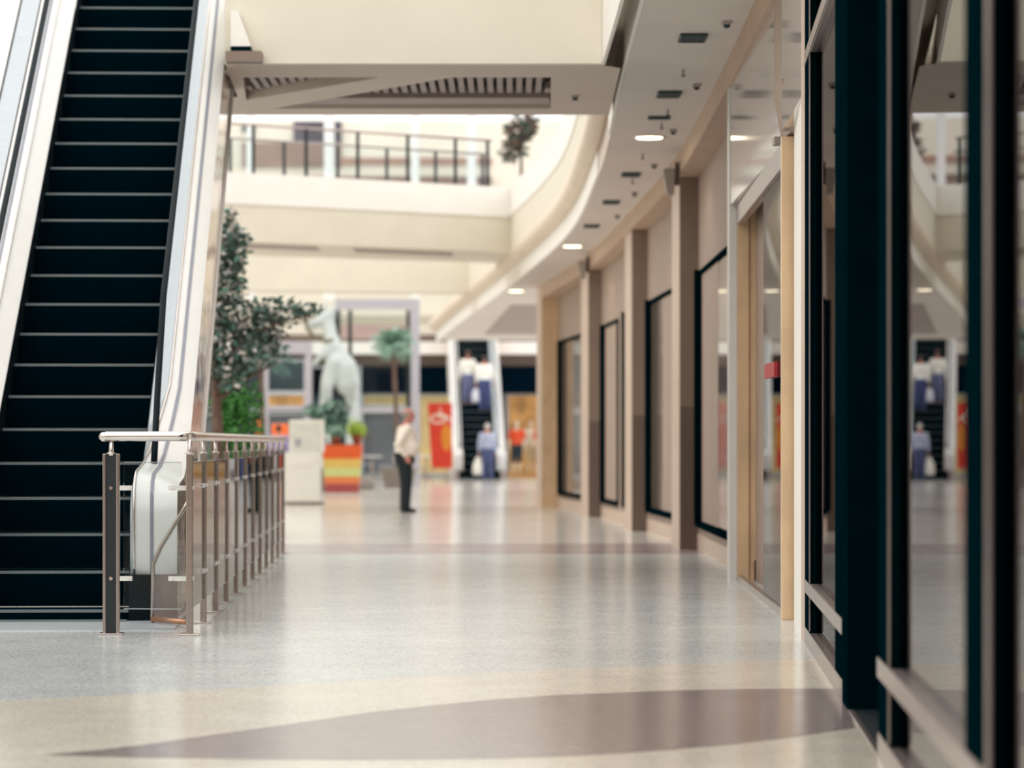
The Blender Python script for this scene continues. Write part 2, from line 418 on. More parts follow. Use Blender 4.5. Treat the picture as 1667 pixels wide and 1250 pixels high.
# ------------------------------------------------------------------ white pilaster, marble shopfront
bm = B(); hexa(bm, [(1.652,17.52,0),(2.1,17.52,0),(2.1,19.45,0),(1.786,19.45,0),(1.652,17.52,3.1),(2.1,17.52,3.1),(2.1,19.45,3.1),(1.786,19.45,3.1)])
struct('trim_8', bm, M['white'])
bm = B(); box(bm, 1.648, 2.1, 17.31, 17.51, 0, 4.4); struct('trim_9', bm, M['collight'])
bm = B(); hexa(bm, [(1.652,17.52,3.1),(2.1,17.52,3.1),(2.1,19.45,3.1),(1.71,19.45,3.1),(1.652,17.52,4.4),(2.1,17.52,4.4),(2.1,19.45,4.4),(1.71,19.45,4.4)])
struct('trim_10', bm, M['glosspanel'])
def marble_pier(x0, x1, y0, y1, z1):
    bm = B(); box(bm, x0, x1, y0, y1, 0, z1); return bm
bm = marble_pier(1.712, 2.1, 19.5, 19.58, 3.07); struct('column', bm, M['marble'], None, .004)
bm = marble_pier(1.832, 1.93, 25.0, 25.28, 3.05); box(bm, 1.934, 2.3, 25.02, 25.28, 0, 3.05); struct('column', bm, M['marble'], None, .004)
bm = B(); box(bm, 1.767, 1.831, 25.0, 25.2, 0, 4.02); struct('trim_11', bm, M['whitemetal'])
bm = B(); box(bm, 1.775, 1.99, 20.06, 24.99, 3.06, 4.3); o = struct('trim_12', bm, M['glosspanel'])
droot = struct('door_2')
SB = lambda d: 1.752 + (d-20.1)*.0175
bm = B(); sbox(bm, SB, 19.59, 21.95, -.02, -.012, .05, 3.0); obj('pane', bm, M['mirrorglass'] if 'mirrorglass' in M else M['shopglass'], droot)
bm = B(); sbox(bm, SB, 19.59, 24.98, -.04, .006, 0, .05); obj('sill', bm, M['steelrail'], droot)
bm = B(); sbox(bm, SB, 19.59, 24.98, -.05, .01, 2.9, 3.055); obj('head_rail', bm, M['steelrail'], droot)
bm = B(); sbox(bm, SB, 19.59, 21.95, -.07, -.05, 0, 3.05); obj('blind_panel', bm, M['cream'], droot)
bm = B(); hexa(bm, [(1.712,19.35,3.42),(2.0,19.35,3.42),(2.0,20.05,3.42),(1.712,20.05,3.42),(1.712,19.35,4.3),(2.0,19.35,4.3),(2.0,20.05,4.3),(1.712,20.05,4.3)])
hexa(bm, [(1.76,19.42,3.09),(1.99,19.42,3.09),(1.99,20.04,3.09),(1.76,20.04,3.09),(1.70,19.35,3.419),(2.0,19.35,3.419),(2.0,20.05,3.419),(1.70,20.05,3.419)])
struct('trim_13', bm, M['wallbrown'])
bm = B(); a = P(1268,601,20.6); box(bm, SB(20.6)-.012, SB(20.6)+.010, 20.5, 21.3, Z(613,20.6), Z(589,20.6))
tag(obj('notice', bm, mat('notice_red', '#a8262c', 0.5)), 'small red notice stuck on the glass shop door between marble piers', 'sign')
bm = B(); box(bm, 1.70, 1.742, 19.9, 20.05, 3.06, 3.11); 
tag(obj('junction_box', bm, M['speaker'], None, .004), 'tiny beige junction box at the head of the marble shop door', 'junction box')

# ------------------------------------------------------------------ loudspeakers on the beam
def speaker(d, px, z, label):
    x = WB(d)
    t = thing('loudspeaker', label, 'loudspeaker', (x, d, z), 0, 'wedge loudspeakers on the tan beam')
    bm = B(); hexa(bm, [(-.13,-.08,-.22),(-.06,-.09,-.22),(-.06,.09,-.22),(-.13,.08,-.22),(-.17,-.10,.05),(-.05,-.11,.05),(-.05,.11,.05),(-.17,.10,.05)])
    obj('cabinet', bm, M['speaker'], t, .008)
    bm = B(); hexa(bm, [(-.139,-.07,-.20),(-.132,-.07,-.20),(-.132,.07,-.20),(-.139,.07,-.20),(-.176,-.085,.03),(-.168,-.085,.03),(-.168,.085,.03),(-.176,.085,.03)])
    obj('grille', bm, M['plastic'], t)
    bm = B(); box(bm, -.05, -.001, -.03, .03, -.12, .12); obj('bracket', bm, M['collo'], t)
    return t
speaker(32.0, 1095, 3.93, 'grey wedge loudspeaker on the beam above the nearest taupe column')
speaker(46.3, 950, 3.82, 'grey wedge loudspeaker on the beam above the farther taupe column')

# ------------------------------------------------------------------ ceiling fittings
def solve_d(py):
    d = 30.0
    for _ in range(40): d = F*(zc(d)-HC)/(HY-py)
    return d
LAMP_LABELS = ['round recessed downlight glowing warm white, the large nearest one in the walkway ceiling', 'round recessed downlight glowing in the middle of the curving walkway ceiling', 'small glowing downlight near the far edge of the walkway ceiling']
for (px, py), lab in zip(((1057,223),(932,400),(840,473)), LAMP_LABELS):
    d = solve_d(py); z = zc(d)
    t = thing('downlight', lab, 'ceiling light', (X(px,d), d, z), 0, 'walkway downlights')
    bm = B(); lathe(bm, [(.13,-.002),(.17,-.012),(.17,-.002),(.165,0)], n=24); obj('trim_ring', bm, M['whitemetal'], t)
    bm = B(); lathe(bm, [(.001,-.016),(.128,-.014),(.13,-.004),(.001,-.003)], n=24); obj('lens', bm, M['lamp'], t)
    l = bpy.data.lights.new('downlight_beam', 'SPOT'); l.energy = 18; l.spot_size = R(110); l.color = (1,.85,.65); l.shadow_soft_size = .12
    lo_ = bpy.data.objects.new('downlight_beam', l); C.objects.link(lo_); lo_.location = (0,0,-.03); lo_.parent = t
VL = ['nearest', 'second nearest', 'third', 'fourth', 'fifth', 'farthest']
for i, (px, py) in enumerate(((1128,60),(1089,152),(1073,190),(1027,283),(995,328),(963,367))):
    d = solve_d(py); z = zc(d)
    t = thing('air_vent', '%s dark slot air vent in the row along the walkway ceiling' % VL[i], 'vent', (X(px,d), d, z), 0, 'slot vents in the walkway ceiling')
    bm = B(); w, l = .105, (.20 if i != 2 else .07)
    for x0, x1, y0, y1 in ((-w,w,-l,-l+.02),(-w,w,l-.02,l),(-w,-w+.015,-l+.02,l-.02),(w-.015,w,-l+.02,l-.02)): box(bm, x0,x1,y0,y1,-.022,0)
    obj('frame', bm, M['vent'], t)
    bm = B()
    for k in range(5): yy = -l+.03+k*(2*l-.06)/5; box(bm, -w+.016, w-.016, yy, yy+.03, -.018, -.002)
    obj('louvre', bm, M['vent'], t)
for i, (px, py) in enumerate(((1183,35),(1134,137),(1096,211),(1065,267),(1033,313),(1005,350))):
    d = solve_d(py); z = zc(d)
    t = thing('smoke_detector', '%s small square detector beside the shopfront beam on the walkway ceiling' % VL[i], 'smoke detector', (X(px,d), d, z), 0, 'detectors along the beam')
    bm = B(); box(bm, -.035,.035,-.05,.05,-.025,0); obj('base', bm, M['plastic'], t, .003)
    bm = B(); lathe(bm, [(.012,-.05),(.024,-.045),(.026,-.026),(.02,-.025)], n=12); obj('sensor', bm, M['vent'], t)
for i, (px, py) in enumerate(((1112,113),(1087,178),(1077,200),(1046,250),(1030,290))):
    d = solve_d(py); z = zc(d)
    t = thing('sprinkler', '%s tiny sprinkler head hanging from the walkway ceiling' % VL[i], 'sprinkler', (X(px,d), d, z), 0, 'ceiling sprinklers')
    bm = B(); lathe(bm, [(.010,-.05),(.010,0),(.016,0)], n=8); obj('stem', bm, M['plastic'], t)
    bm = B(); lathe(bm, [(.003,-.062),(.022,-.058),(.022,-.054),(.004,-.05)], n=10); obj('deflector', bm, M['vent'], t)

# ------------------------------------------------------------------ near footbridge with slatted soffit
zs = 4.2
def gp(px, py, z=zs):
    d = F*(z-HC)/(HY-py); return (X(px,d), d)
dF, dBk = gp(0,106)[1], gp(0,187)[1]
xr0, xr1 = X(979,dF), E(28.8)-.06
root = struct('footbridge')
outer = [(-2.33,dF),(xr0,dF),(E(25.2)-.06,dF+.2),(xr1,dBk),(-7,dBk),(-7,27.3),(-2.44,27.3)]
holeA = [gp(897,126), gp(896,177), gp(444,177), gp(736,126)]
holeB = [gp(619,126), gp(401,163), gp(395,126)]
bm = B()
polys = [[Vector((x,y,0)) for x, y in pl] for pl in (outer, holeA, holeB)]
flatp = [p for pl in polys for p in pl]
vs = [bm.verts.new((p.x,p.y,zs)) for p in flatp]
for tri in tessellate_polygon(polys):
    try: bm.faces.new([vs[i] for i in tri])
    except ValueError: pass
for pl in (holeA, holeB):
    n = len(pl)
    for i in range(n):
        a, b = pl[i], pl[(i+1)%n]
        bm.faces.new([bm.verts.new(p) for p in ((a[0],a[1],zs),(b[0],b[1],zs),(b[0],b[1],zs+.16),(a[0],a[1],zs+.16))])
obj('soffit', bm, M['soffit_b'], root)
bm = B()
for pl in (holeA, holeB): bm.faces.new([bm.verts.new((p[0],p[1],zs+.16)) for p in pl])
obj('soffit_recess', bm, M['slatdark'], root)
def clip_y(poly, x):
    ys = []
    n = len(poly)
    for i in range(n):
        (x0,y0),(x1,y1) = poly[i], poly[(i+1)%n]
        if (x0-x)*(x1-x) < 0: ys.append(y0+(y1-y0)*(x-x0)/(x1-x0))
    return (min(ys), max(ys)) if len(ys) >= 2 else None
bm = B()
for pl in (holeA, holeB):
    xs = [p[0] for p in pl]; x = min(xs)+.03
    while x < max(xs)-.05:
        r0, r1 = clip_y(pl, x+.001), clip_y(pl, x+.049)
        if r0 and r1:
            y0, y1 = max(r0[0],r1[0])+.02, min(r0[1],r1[1])-.02
            if pl is holeA: y1 -= .62 if y1 > 27.9 else 0
            if y1-y0 > .06: box(bm, x, x+.05, y0, y1, zs+.07, zs+.14)
        x += .085
obj('ceiling_slats', bm, M['slat'], root)
bm = B(); yy = gp(0,165)[1]; ye = gp(0,177)[1]-.01
r = gp(900,165)[0]
hexa(bm, [(gp(505,165)[0],yy,zs+.03),(gp(894,165)[0],yy,zs+.03),(gp(895,177)[0],ye,zs+.03),(gp(448,177)[0],ye,zs+.03)] + [(p[0],p[1],zs+.15) for p in ((gp(505,165)[0],yy),(gp(894,165)[0],yy),(gp(895,177)[0],ye),(gp(448,177)[0],ye))])
obj('recess_lip', bm, M['slat'], root)
bm = B(); box(bm, -2.33, xr0, dF-.10, dF, zs, 6.0); obj('parapet', bm, M['cream'], root)
bm = B(); prism(bm, [(xr0+.002,dF),(xr0+.022,22),(xr0+.03,18),(xr0+.06,18),(xr0+.05,22),(xr0+.03,dF)], zs, 6.0); obj('parapet_return', bm, M['white'], root)
bm = B(); box(bm, -7, xr1, dBk-.1, dBk, zs, 6.0) if False else prism(bm, [(-7,dBk-.1),(xr1,dBk-.1),(xr1,dBk),(-7,dBk)], zs+.001, 5.0); obj('rear_parapet', bm, M['cream'], root)
bm = B(); prism(bm, [(-2.33,dF+.01),(xr0,dF+.01),(xr1-.2,dBk-.11),(-7,dBk-.11),(-7,27.3),(-2.43,27.3)], zs+.2, 4.98); obj('deck', bm, M['cream'], root)
t = thing('smoke_detector', 'lone small detector under the near footbridge beside the slatted recess', 'smoke detector', (*gp(936,156), zs), 0)
bm = B(); box(bm, -.03,.03,-.05,.05,-.02,0); obj('base', bm, M['plastic'], t, .003)
bm = B(); lathe(bm, [(.012,-.042),(.024,-.038),(.026,-.021),(.02,-.02)], n=12); obj('sensor', bm, M['vent'], t)
# bracket and white wedge hung at the bridge corner beside the escalator
t = thing('corner_shelf', 'brown ledge with a white wedge panel at the bridge corner beside the escalator', 'shelf', (0,0,0))
bm = B(); box(bm, X(372,dF), X(430,dF), dF-.28, dF-.105, Z(107,dF), Z(90,dF)); obj('ledge', bm, M['colup'], t)
bm = B(); hexa(bm, [(X(380,dF),dF-.25,Z(86,dF)),(X(414,dF),dF-.25,Z(86,dF)),(X(414,dF),dF-.12,Z(86,dF)),(X(380,dF),dF-.12,Z(86,dF)),(X(380,dF),dF-.25,Z(24,dF)),(X(391,dF),dF-.25,Z(24,dF)),(X(391,dF),dF-.12,Z(24,dF)),(X(380,dF),dF-.12,Z(24,dF))]); obj('wedge_panel', bm, M['white'], t)
bm = B(); box(bm, X(380,dF), X(413,dF), dF-.26, dF-.11, Z(90,dF), Z(82,dF)); obj('foot_strip', bm, M['black'], t)

# ------------------------------------------------------------------ far footbridge with railing
root = struct('footbridge')
zf0, zf1, zf2 = 4.35, 4.94, 5.44
yl, yr = 47.2, 51.9        # slightly skewed front
xl, xr = -7.0, X(806,51.9)+.30
fy = lambda x: yl + (yr-yl)*(x-xl)/(xr-xl)
bm = B(); hexa(bm, [(xl,fy(xl),zf0),(xr,fy(xr),zf0),(xr+.05,fy(xr)+3.3,zf0),(xl,fy(xl)+4.2,zf0),(xl,fy(xl),zf1),(xr,fy(xr),zf1),(xr+.05,fy(xr)+3.3,zf1),(xl,fy(xl)+4.2,zf1)])
obj('deck', bm, M['cream'], root)
bm = B(); hexa(bm, [(xl,fy(xl)-.03,zf1),(xr,fy(xr)-.03,zf1),(xr,fy(xr)+.15,zf1),(xl,fy(xl)+.15,zf1),(xl,fy(xl)-.03,zf2),(xr,fy(xr)-.03,zf2),(xr,fy(xr)+.15,zf2),(xl,fy(xl)+.15,zf2)])
obj('white_band', bm, M['white'], root)
for a, b in ((400,522),(575,735)):
    xa, xb = X(a,51), X(b,51.5)
    bm = B(); hexa(bm, [(xa,fy(xa)+.6,zf0-.01),(xb,fy(xb)+.6,zf0-.01),(xb,fy(xb)+1.7,zf0-.01),(xa,fy(xa)+1.7,zf0-.01),(xa,fy(xa)+.6,zf0),(xb,fy(xb)+.6,zf0),(xb,fy(xb)+1.7,zf0),(xa,fy(xa)+1.7,zf0)])
    obj('soffit_panel', bm, M['slat'], root)
def rail_run(label, off, h, posts, xend, tail):
    t = thing('guard_rail', label, 'railing', (0,0,0), 0, 'railings on the far footbridge')
    for px in posts:
        x = X(px, 50.5+off); bm = B(); box(bm, x-.028, x+.028, fy(x)+off-.02, fy(x)+off+.02, zf2-.02 if off < 1 else zf1, zf2+h); obj('post', bm, M['infill'], t)
    xa, xb = -6.0, xend
    bm = B(); tube(bm, [(xa,fy(xa)+off,zf2+h),(xb,fy(xb)+off,zf2+h)], .022, 8); obj('handrail', bm, M['steelrail'], t)
    bm = B(); hexa(bm, [(xa,fy(xa)+off-.006,zf2+.08),(xb,fy(xb)+off-.006,zf2+.08),(xb,fy(xb)+off+.006,zf2+.08),(xa,fy(xa)+off+.006,zf2+.08),(xa,fy(xa)+off-.006,zf2+h-.05),(xb,fy(xb)+off-.006,zf2+h-.05),(xb,fy(xb)+off+.006,zf2+h-.05),(xa,fy(xa)+off+.006,zf2+h-.05)]); obj('glass_panel', bm, M['glass'], t)
rail_run('front glass railing with dark posts on the far footbridge', .06, .78, (335,424,504,584,663,740,793), X(800,51), 0)
rail_run('rear glass railing with shorter dark posts on the far footbridge', 3.0, .82, (320,390,471,553,630,708,785), X(795,54), 0)
# slab edge beyond
bm = B(); hexa(bm, [(-8,60.5,4.17),(E(62)-.02,62,4.17),(E(62)-.02,63,4.17),(-8,61.5,4.17),(-8,60.5,5.1),(E(62)-.02,62,5.1),(E(62)-.02,63,5.1),(-8,61.5,5.1)])
struct('trim_14', bm, M['cream'])

# ------------------------------------------------------------------ escalators
SR, SG = .2286, .347
def inc(y): return .08 + SR/SG*y
def escalator(label, loc, rotz, nsteps=23):
    t = thing('escalator', label, 'escalator', loc, rotz)
    L = nsteps*SG
    for k in range(nsteps):
        z, y = .08+SR*k, SG*k
        bm = B()
        rows = []
        for xx in (-.498, .498): rows.append([(xx,y+.012,z-SR+.004),(xx,y+.004,z-SR*.6),(xx,y,z-.03),(xx,y,z),(xx,y+SG,z),(xx,y+SG,z-SR+.004)])
        vr = loft(bm, rows, closed=True); bm.faces.new(vr[0][::-1]); bm.faces.new(vr[1])
        if k == 0:
            for v in bm.verts: v.co.z = max(v.co.z, .012)
        s = obj('step', bm, M['step'], t)
        bm = B(); box(bm, -.495, .495, y-.004, y+.012, z-.016, z+.002); obj('step_edge', bm, M['nose'], s)
    bm = B(); box(bm, -.83, .83, -.78, -.002, 0, .012); obj('comb_plate', bm, M['greymetal'], t)
    bm = B(); box(bm, -.49, .49, -.12, -.004, .012, .02); obj('comb_teeth', bm, M['nose'], t)
    ys = [0.05,.02,.0,.0,.02,.09,.22,.45,.72,1.0,1.2,1.5] + frange(1.8, L, .6)
    zr = {}
    def ridge(i, y):
        tab = [.27,.34,.45,.70,.82,.90,.945,.965,.985, 1.06, 1.16]
        return tab[i] if i < len(tab) else inc(y)+.25
    rxs = [.53]*9 + [.55,.57,.60]
    def rx(i): return rxs[i] if i < len(rxs) else .635
    for s in (-1, 1):
        b = None
        # white outer deck
        bm = B(); rows = []
        for i, y in enumerate(ys):
            z = ridge(i, y)
            rows.append([(s*rx(i), y, z), (s*(rx(i)*.6+.32), y, z-.015), (s*.80, y, z-.08 if i > 4 else z)])
        loft(bm, rows, smooth=True)
        bal = obj('balustrade', bm, M['whitemetal'], t)
        # seam
        bm = B(); rows = []
        for i, y in enumerate(ys):
            z = ridge(i, y); rows.append([(s*(rx(i)*.6+.312), y-.004, z-.008), (s*(rx(i)*.6+.334), y-.004, z-.019)])
        loft(bm, rows); obj('deck_seam', bm, M['seam'], bal)
        # inner deck, grey
        bm = B(); rows = []
        for i, y in enumerate(ys):
            z = ridge(i, y); w = .10 if i > 8 else .07
            rows.append([(s*.507, y, z-w), (s*rx(i), y, z)])
        loft(bm, rows); obj('inner_deck', bm, M['greymetal' if s > 0 else 'whitemetal'], bal)
        # silver ridge strip
        bm = B(); tube(bm, [(s*rx(i), y-.003, ridge(i,y)+.006) for i, y in enumerate(ys)], .009, 6); obj('ridge_strip', bm, M['chrome'], bal)
        # skirt
        bm = B(); rows = []
        for i, y in enumerate(ys):
            z = ridge(i, y); rows.append([(s*.503, y, z-.09), (s*.503, y, max(.012, inc(y)-.25) if i > 4 else .012)])
        loft(bm, rows); obj('skirt_panel', bm, M['rubber'], bal)
        # truss cladding, mirror bronze
        bm = B(); rows = []
        for i, y in enumerate(ys):
            z = ridge(i, y); zz = max(.0, z-1.05)
            rows.append([(s*.80, y+ (.0 if i > 4 else .0), z-.08 if i > 4 else z), (s*.80, y, zz)])
        loft(bm, rows); obj('truss_cladding', bm, M['mirror'], bal)
        bm = B(); tube(bm, [(s*.805, y, max(.012, ridge(i,y)-1.05)) for i, y in enumerate(ys)], .016, 6); obj('cladding_edge', bm, M['whitemetal'], bal)
        # foot panel below the nose
        bm = B(); box(bm, s*.80 if s < 0 else .62, -.62 if s < 0 else .80, .03, .06, 0, .30); obj('foot_panel', bm, M['steelrail'], bal)
        bm = B(); prism(bm, [(s*.50,-.02),(s*.62,.0),(s*.64,.05),(s*.50,.06)], 0.012, .30); obj('rail_inlet', bm, M['rubber'], bal)
        # glass and handrail
        hp = [(s*.60, .78, .99),(s*.60, .9, 1.16),(s*.60, 1.1, 1.45)] + [(s*.60, y, inc(y)+.93) for y in frange(1.7, L, .6)]
        bm = B(); tube(bm, hp, .022, 10); obj('handrail', bm, M['rubber'], bal)
        bm = B()
        rows = [[(s*.602, y, ridge(99, y)), (s*.602, y, inc(y)+.91)] for y in frange(1.7, L, .8)]
        loft(bm, rows); obj('glass_panel', bm, M['balglass'], bal)
    # truss underside
    bm = B(); rows = [[(-.79, y, max(.012, inc(y)-.8)), (.79, y, max(.012, inc(y)-.8))] for y in frange(1.3, L, 1.0)]
    loft(bm, rows); obj('truss_soffit', bm, M['soffit_b'], t)
    return t
ER = math.atan(.0453)
ex, ey = -2.896, 19.2
esc = escalator('large black-stepped escalator in the foreground, behind the steel and glass railing', (ex, ey, 0), ER)
far_src = esc
far = None
fx, fd = -.98, 93.3
far = dup(esc, (fx, fd, 0), ER, 'distant escalator with white sides carrying three shoppers up')
# broad metal deck strips left of the large escalator, running up towards its twin
for k, (xa, xb, m_) in enumerate(((-.97,-.815,'greymetal'),(-1.16,-.985,'whitemetal'),(-1.42,-1.175,'greymetal'),(-1.9,-1.435,'whitemetal'))):
    bm = B(); rows = []
    for y in [.0,.02,.09,.22,.45,.72,1.0,1.2,1.5] + frange(2.0, 23*SG, .8):
        z = max(.95 - max(0,.3-y)*1.2, inc(y)+.25) - .09
        rows.append([(xa,y,z-.02),(xb,y,z),(xb,y,z-.25),(xa,y,z-.27)])
    vr = loft(bm, rows, closed=True); bm.faces.new(vr[0][::-1]); bm.faces.new(vr[-1])
    obj('side_deck', bm, M[m_], esc)

# ------------------------------------------------------------------ steel and glass guard railing
gr = thing('guard_rail', 'steel post railing with glass panels and round handrail beside the large escalator', 'railing', (0,0,0))
pA = Vector((-2.348, 18.0, 0)); rowdir = Vector((-.447, 13.35, 0)).normalized()
pB = Vector((-1.884, 17.96, 0))
posts = [(pA, 0.0)] + [(pB + rowdir*1.2*i, math.pi/2 + .033) for i in range(12)]
def post(c, a, wide=.098, deep=.036):
    mt = Matrix.Translation(c) @ Matrix.Rotation(a, 4, 'Z')
    def put(name, fn, m, par, bev=0.0):
        bm = B(); fn(bm); bmesh.ops.transform(bm, matrix=mt, verts=bm.verts); return obj(name, bm, m, par, bev)
    w, dd = wide/2, deep/2
    def sides(bm):
        box(bm, -w, -w+.019, -dd, dd, .012, 1.06); box(bm, w-.019, w, -dd, dd, .012, 1.06)
    p = put('post', sides, M['steel'], gr, .003)
    put('infill', lambda bm: box(bm, -w+.019, w-.019, -dd+.006, dd-.006, .012, 1.055), M['infill'], p)
    put('base_plate', lambda bm: (box(bm, -w-.022, w+.022, -dd-.04, dd+.04, 0, .011)), M['chrome'], p, .002)
    def conn(bm):
        tube(bm, [(0,0,1.05),(0,0,1.085),(0,0,1.145)], [.022,.014,.012], 10)
        tube(bm, [(0,0,1.06),(0,0,1.066)], .03, 10)
    put('connector', conn, M['chrome'], p)
    def riv(bm):
        for z in (.33,.86):
            for s in (-1,1): tube(bm, [(0,s*(dd-.008),z),(0,s*(dd+.006),z)], .011, 10)
    put('rivet', riv, M['chrome'], p)
    return p
post_objs = [post(c, a) for c, a in posts]
for i in range(len(posts)-1):
    a, b = posts[i][0], posts[i+1][0]; u = (b-a).normalized(); n = Vector((-u.y,u.x,0))
    g0, g1 = a + u*(.075 if i == 0 else .06), b - u*.05
    bm = B()
    q = [g0-n*.005, g1-n*.005, g1+n*.005, g0+n*.005]
    hexa(bm, [(v.x,v.y,.155) for v in q] + [(v.x,v.y,1.01) for v in q])
    gp_ = obj('glass_panel', bm, M['glass'], gr)
    bm = B()
    bm.free()
    for z0 in (.150, 1.008):
        bm = B(); hexa(bm, [(v.x,v.y,z0) for v in q] + [(v.x,v.y,z0+.005) for v in q])
        obj('glass_edge', bm, M['greymetal'], gp_)
    for k, (c, s) in enumerate(((a, 1), (b, -1))):
        for z in (.33, .86):
            bm = B()
            c0, c1 = c + u*s*(.052 if (i == 0 and k == 0) else .020), c + u*s*.125
            qq = [c0-n*.012, c1-n*.012, c1+n*.012, c0+n*.012]
            hexa(bm, [(v.x,v.y,z-.014) for v in qq] + [(v.x,v.y,z+.014) for v in qq])
            tube(bm, [c1-n*.02-u*s*.02+Vector((0,0,z)), c1+n*.02-u*s*.02+Vector((0,0,z))], .011, 8)
            obj('clamp', bm, M['whitemetal'], post_objs[i+k])
hz = 1.163
path = [pA+Vector((-.04,0,hz-.012)), pA+Vector((-.03,0,hz))]
e0 = pB + Vector((-.07,.0,hz)); path += [pA+Vector((.1,0,hz)), e0, pB+Vector((-.03,.012,hz)), pB+Vector((-.008,.05,hz)), pB+rowdir*.12+Vector((0,0,hz))]
path += [pB + rowdir*s + Vector((0,0,hz)) for s in (2,4,6,8,10,12,13.3)]
bm = B(); tube(bm, path, .029, 14); obj('handrail', bm, M['chrome'], gr)
bm = B(); ball(bm, pA+Vector((-.045,0,hz-.004)), .029); obj('handrail_end', bm, M['chrome'], gr)
# copper trimmed kick frame on the floor by the escalator foot
t = thing('kick_frame', 'low copper-coloured frame bar on the floor behind the glass railing', 'barrier', (0,0,0))
k0, k1 = G(248,1017), G(304,1022)
bm = B(); tube(bm, [k0+Vector((0,0,.035)), k1+Vector((0,0,.035))], .016, 8); obj('floor_bar', bm, M['copper'], t)
bm = B(); tube(bm, [k0+Vector((0,0,.0)), P(249,920,k0.y), P(262,890,k0.y), P(300,828,k0.y), P(318,795,k0.y)], .013, 8); obj('rising_bar', bm, M['steel'], t)

# ------------------------------------------------------------------ far facade
FD = 101.0
def band(n, y0, y1, m, d=FD, proud=0.0, x0=-14, x1=8):
    bm = B(); box(bm, x0, x1, d-proud, d+.3, Z(y1, FD), Z(y0, FD)); return struct('trim_%d' % n, bm, m)
M['navy'] = mat('navy_fascia', '#04131f', 0.8, var=0.1, spec=.02)
M['olive'] = mat('olive_brown', '#6a5a50', 0.6)
M['brownband'] = mat('brown_band', '#8a7068', 0.6)
M['mauvewall'] = mat('mauve_wall', '#b89a94', 0.6, var=0.08)
M['shopwarm'] = mat('shop_warm', '#e0c088', 0.6, var=0.25, scale=.9, emit=.35)
M['shopgrey'] = mat('shop_grey', '#8a8a92', 0.6, var=0.25, scale=.8)
M['shopdark'] = mat('shop_dark', '#33444c', 0.5, var=0.3, scale=.7)
M['shoporange'] = mat('shop_orange_glow', '#e0a060', 0.6, var=0.45, scale=1.6, emit=.4)
bm = B(); box(bm, -14, 8, FD+1.6, FD+1.9, 0, Z(480,FD)); struct('wall_back', bm, M['shopgrey'])
band(15, 440, 545, M['cream'])
band(16, 545, 557, M['olive'], proud=.1)
band(17, 557, 577, M['white'], proud=.4)
band(18, 577, 596, M['olive'])
band(19, 596, 640, M['navy'], proud=.15)
bm = B(); box(bm, X(548,FD), X(668,FD), FD-.12, FD-.01, Z(552,FD), Z(500,FD)); struct('trim_20', bm, M['mauvewall'])
# shop interiors under the navy fascia
def panel(name, px0, px1, y0, y1, m, d, label, cat):
    bm = B(); box(bm, X(px0,d), X(px1,d), d, d+.06, max(0,Z(y1,d)), Z(y0,d)); return tag(obj(name, bm, m, None, .01), label, cat)
WN[0] = 9
def shopwin(px0, px1, y0, y1, m, d):
    WN[0] += 1
    r = struct('window_%d' % WN[0])
    x0, x1, z0, z1 = X(px0,d), X(px1,d), max(.02,Z(y1,d)), Z(y0,d)
    bm = B(); box(bm, x0, x1, d+.3, d+.34, z0, z1); obj('window_display', bm, m, r)
    bm = B()
    for a, b in ((x0-.04,x0+.04),(x1-.04,x1+.04)): box(bm, a, b, d-.05, d+.05, z0, z1)
    box(bm, x0+.04, x1-.04, d-.05, d+.05, z1-.06, z1); box(bm, x0+.04, x1-.04, d-.05, d+.05, z0, z0+.08)
    obj('window_frame', bm, M['greymetal'], r)
    bm = B(); box(bm, x0+.04, x1-.04, d-.004, d+.004, z0+.08, z1-.06); obj('pane', bm, M['glass'], r)
shopwin(590, 664, 641, 663, M['shopwarm'], FD)
shopwin(590, 664, 665, 775, M['shopgrey'], FD)
shopwin(682, 735, 641, 775, M['shopwarm'], FD)
shopwin(826, 900, 641, 776, M['shoporange'], FD+1.0)
shopwin(500, 586, 596, 775, M['shopdark'], FD-.3)
shopwin(430, 497, 640, 668, M['shoporange'], FD-1)
shopwin(430, 497, 585, 640, M['shopdark'], FD-1)
shopwin(330, 497, 672, 776, M['shopgrey'], FD-1)
shopwin(200, 425, 585, 668, M['shopdark'], FD-1)
# upper facade glimpsed above the far footbridge
M['upper'] = mat('upper_wall_pale', '#efe6d6', 0.6, var=0.05, scale=.5)
M['redband'] = mat('terracotta_band', '#b08878', 0.6, var=0.15)
M['upbrown'] = mat('upper_brown', '#a38678', 0.6, var=0.2, scale=.5)
UD = 108.0
bm = B(); box(bm, -14, 6, UD, UD+.3, Z(330,UD), Z(196,UD)); struct('wall_upper', bm, M['upper'])
bm = B(); box(bm, X(556,UD), X(800,UD), UD-.1, UD-.01, Z(268,UD), Z(257,UD)); struct('trim_21', bm, M['redband'])
bm = B(); box(bm, X(395,UD), X(556,UD), UD-.1, UD-.01, Z(272,UD), Z(232,UD)); struct('trim_22', bm, M['upbrown'])
bm = B(); box(bm, X(360,UD), X(800,UD), UD-.3, UD-.01, Z(300,UD), Z(288,UD)); struct('trim_23', bm, M['brownband'])
bm = B(); box(bm, X(478,UD), X(556,UD), UD-.12, UD-.01, Z(232,UD), Z(198,UD)); struct('trim_24', bm, mat('upper_dark_opening', '#5d5560', .6, var=.3, scale=.8))
bm = B(); box(bm, X(395,UD), X(415,UD), UD-.12, UD-.01, Z(215,UD), Z(203,UD)); struct('trim_25', bm, M['shopdark'])
UC = 84.0
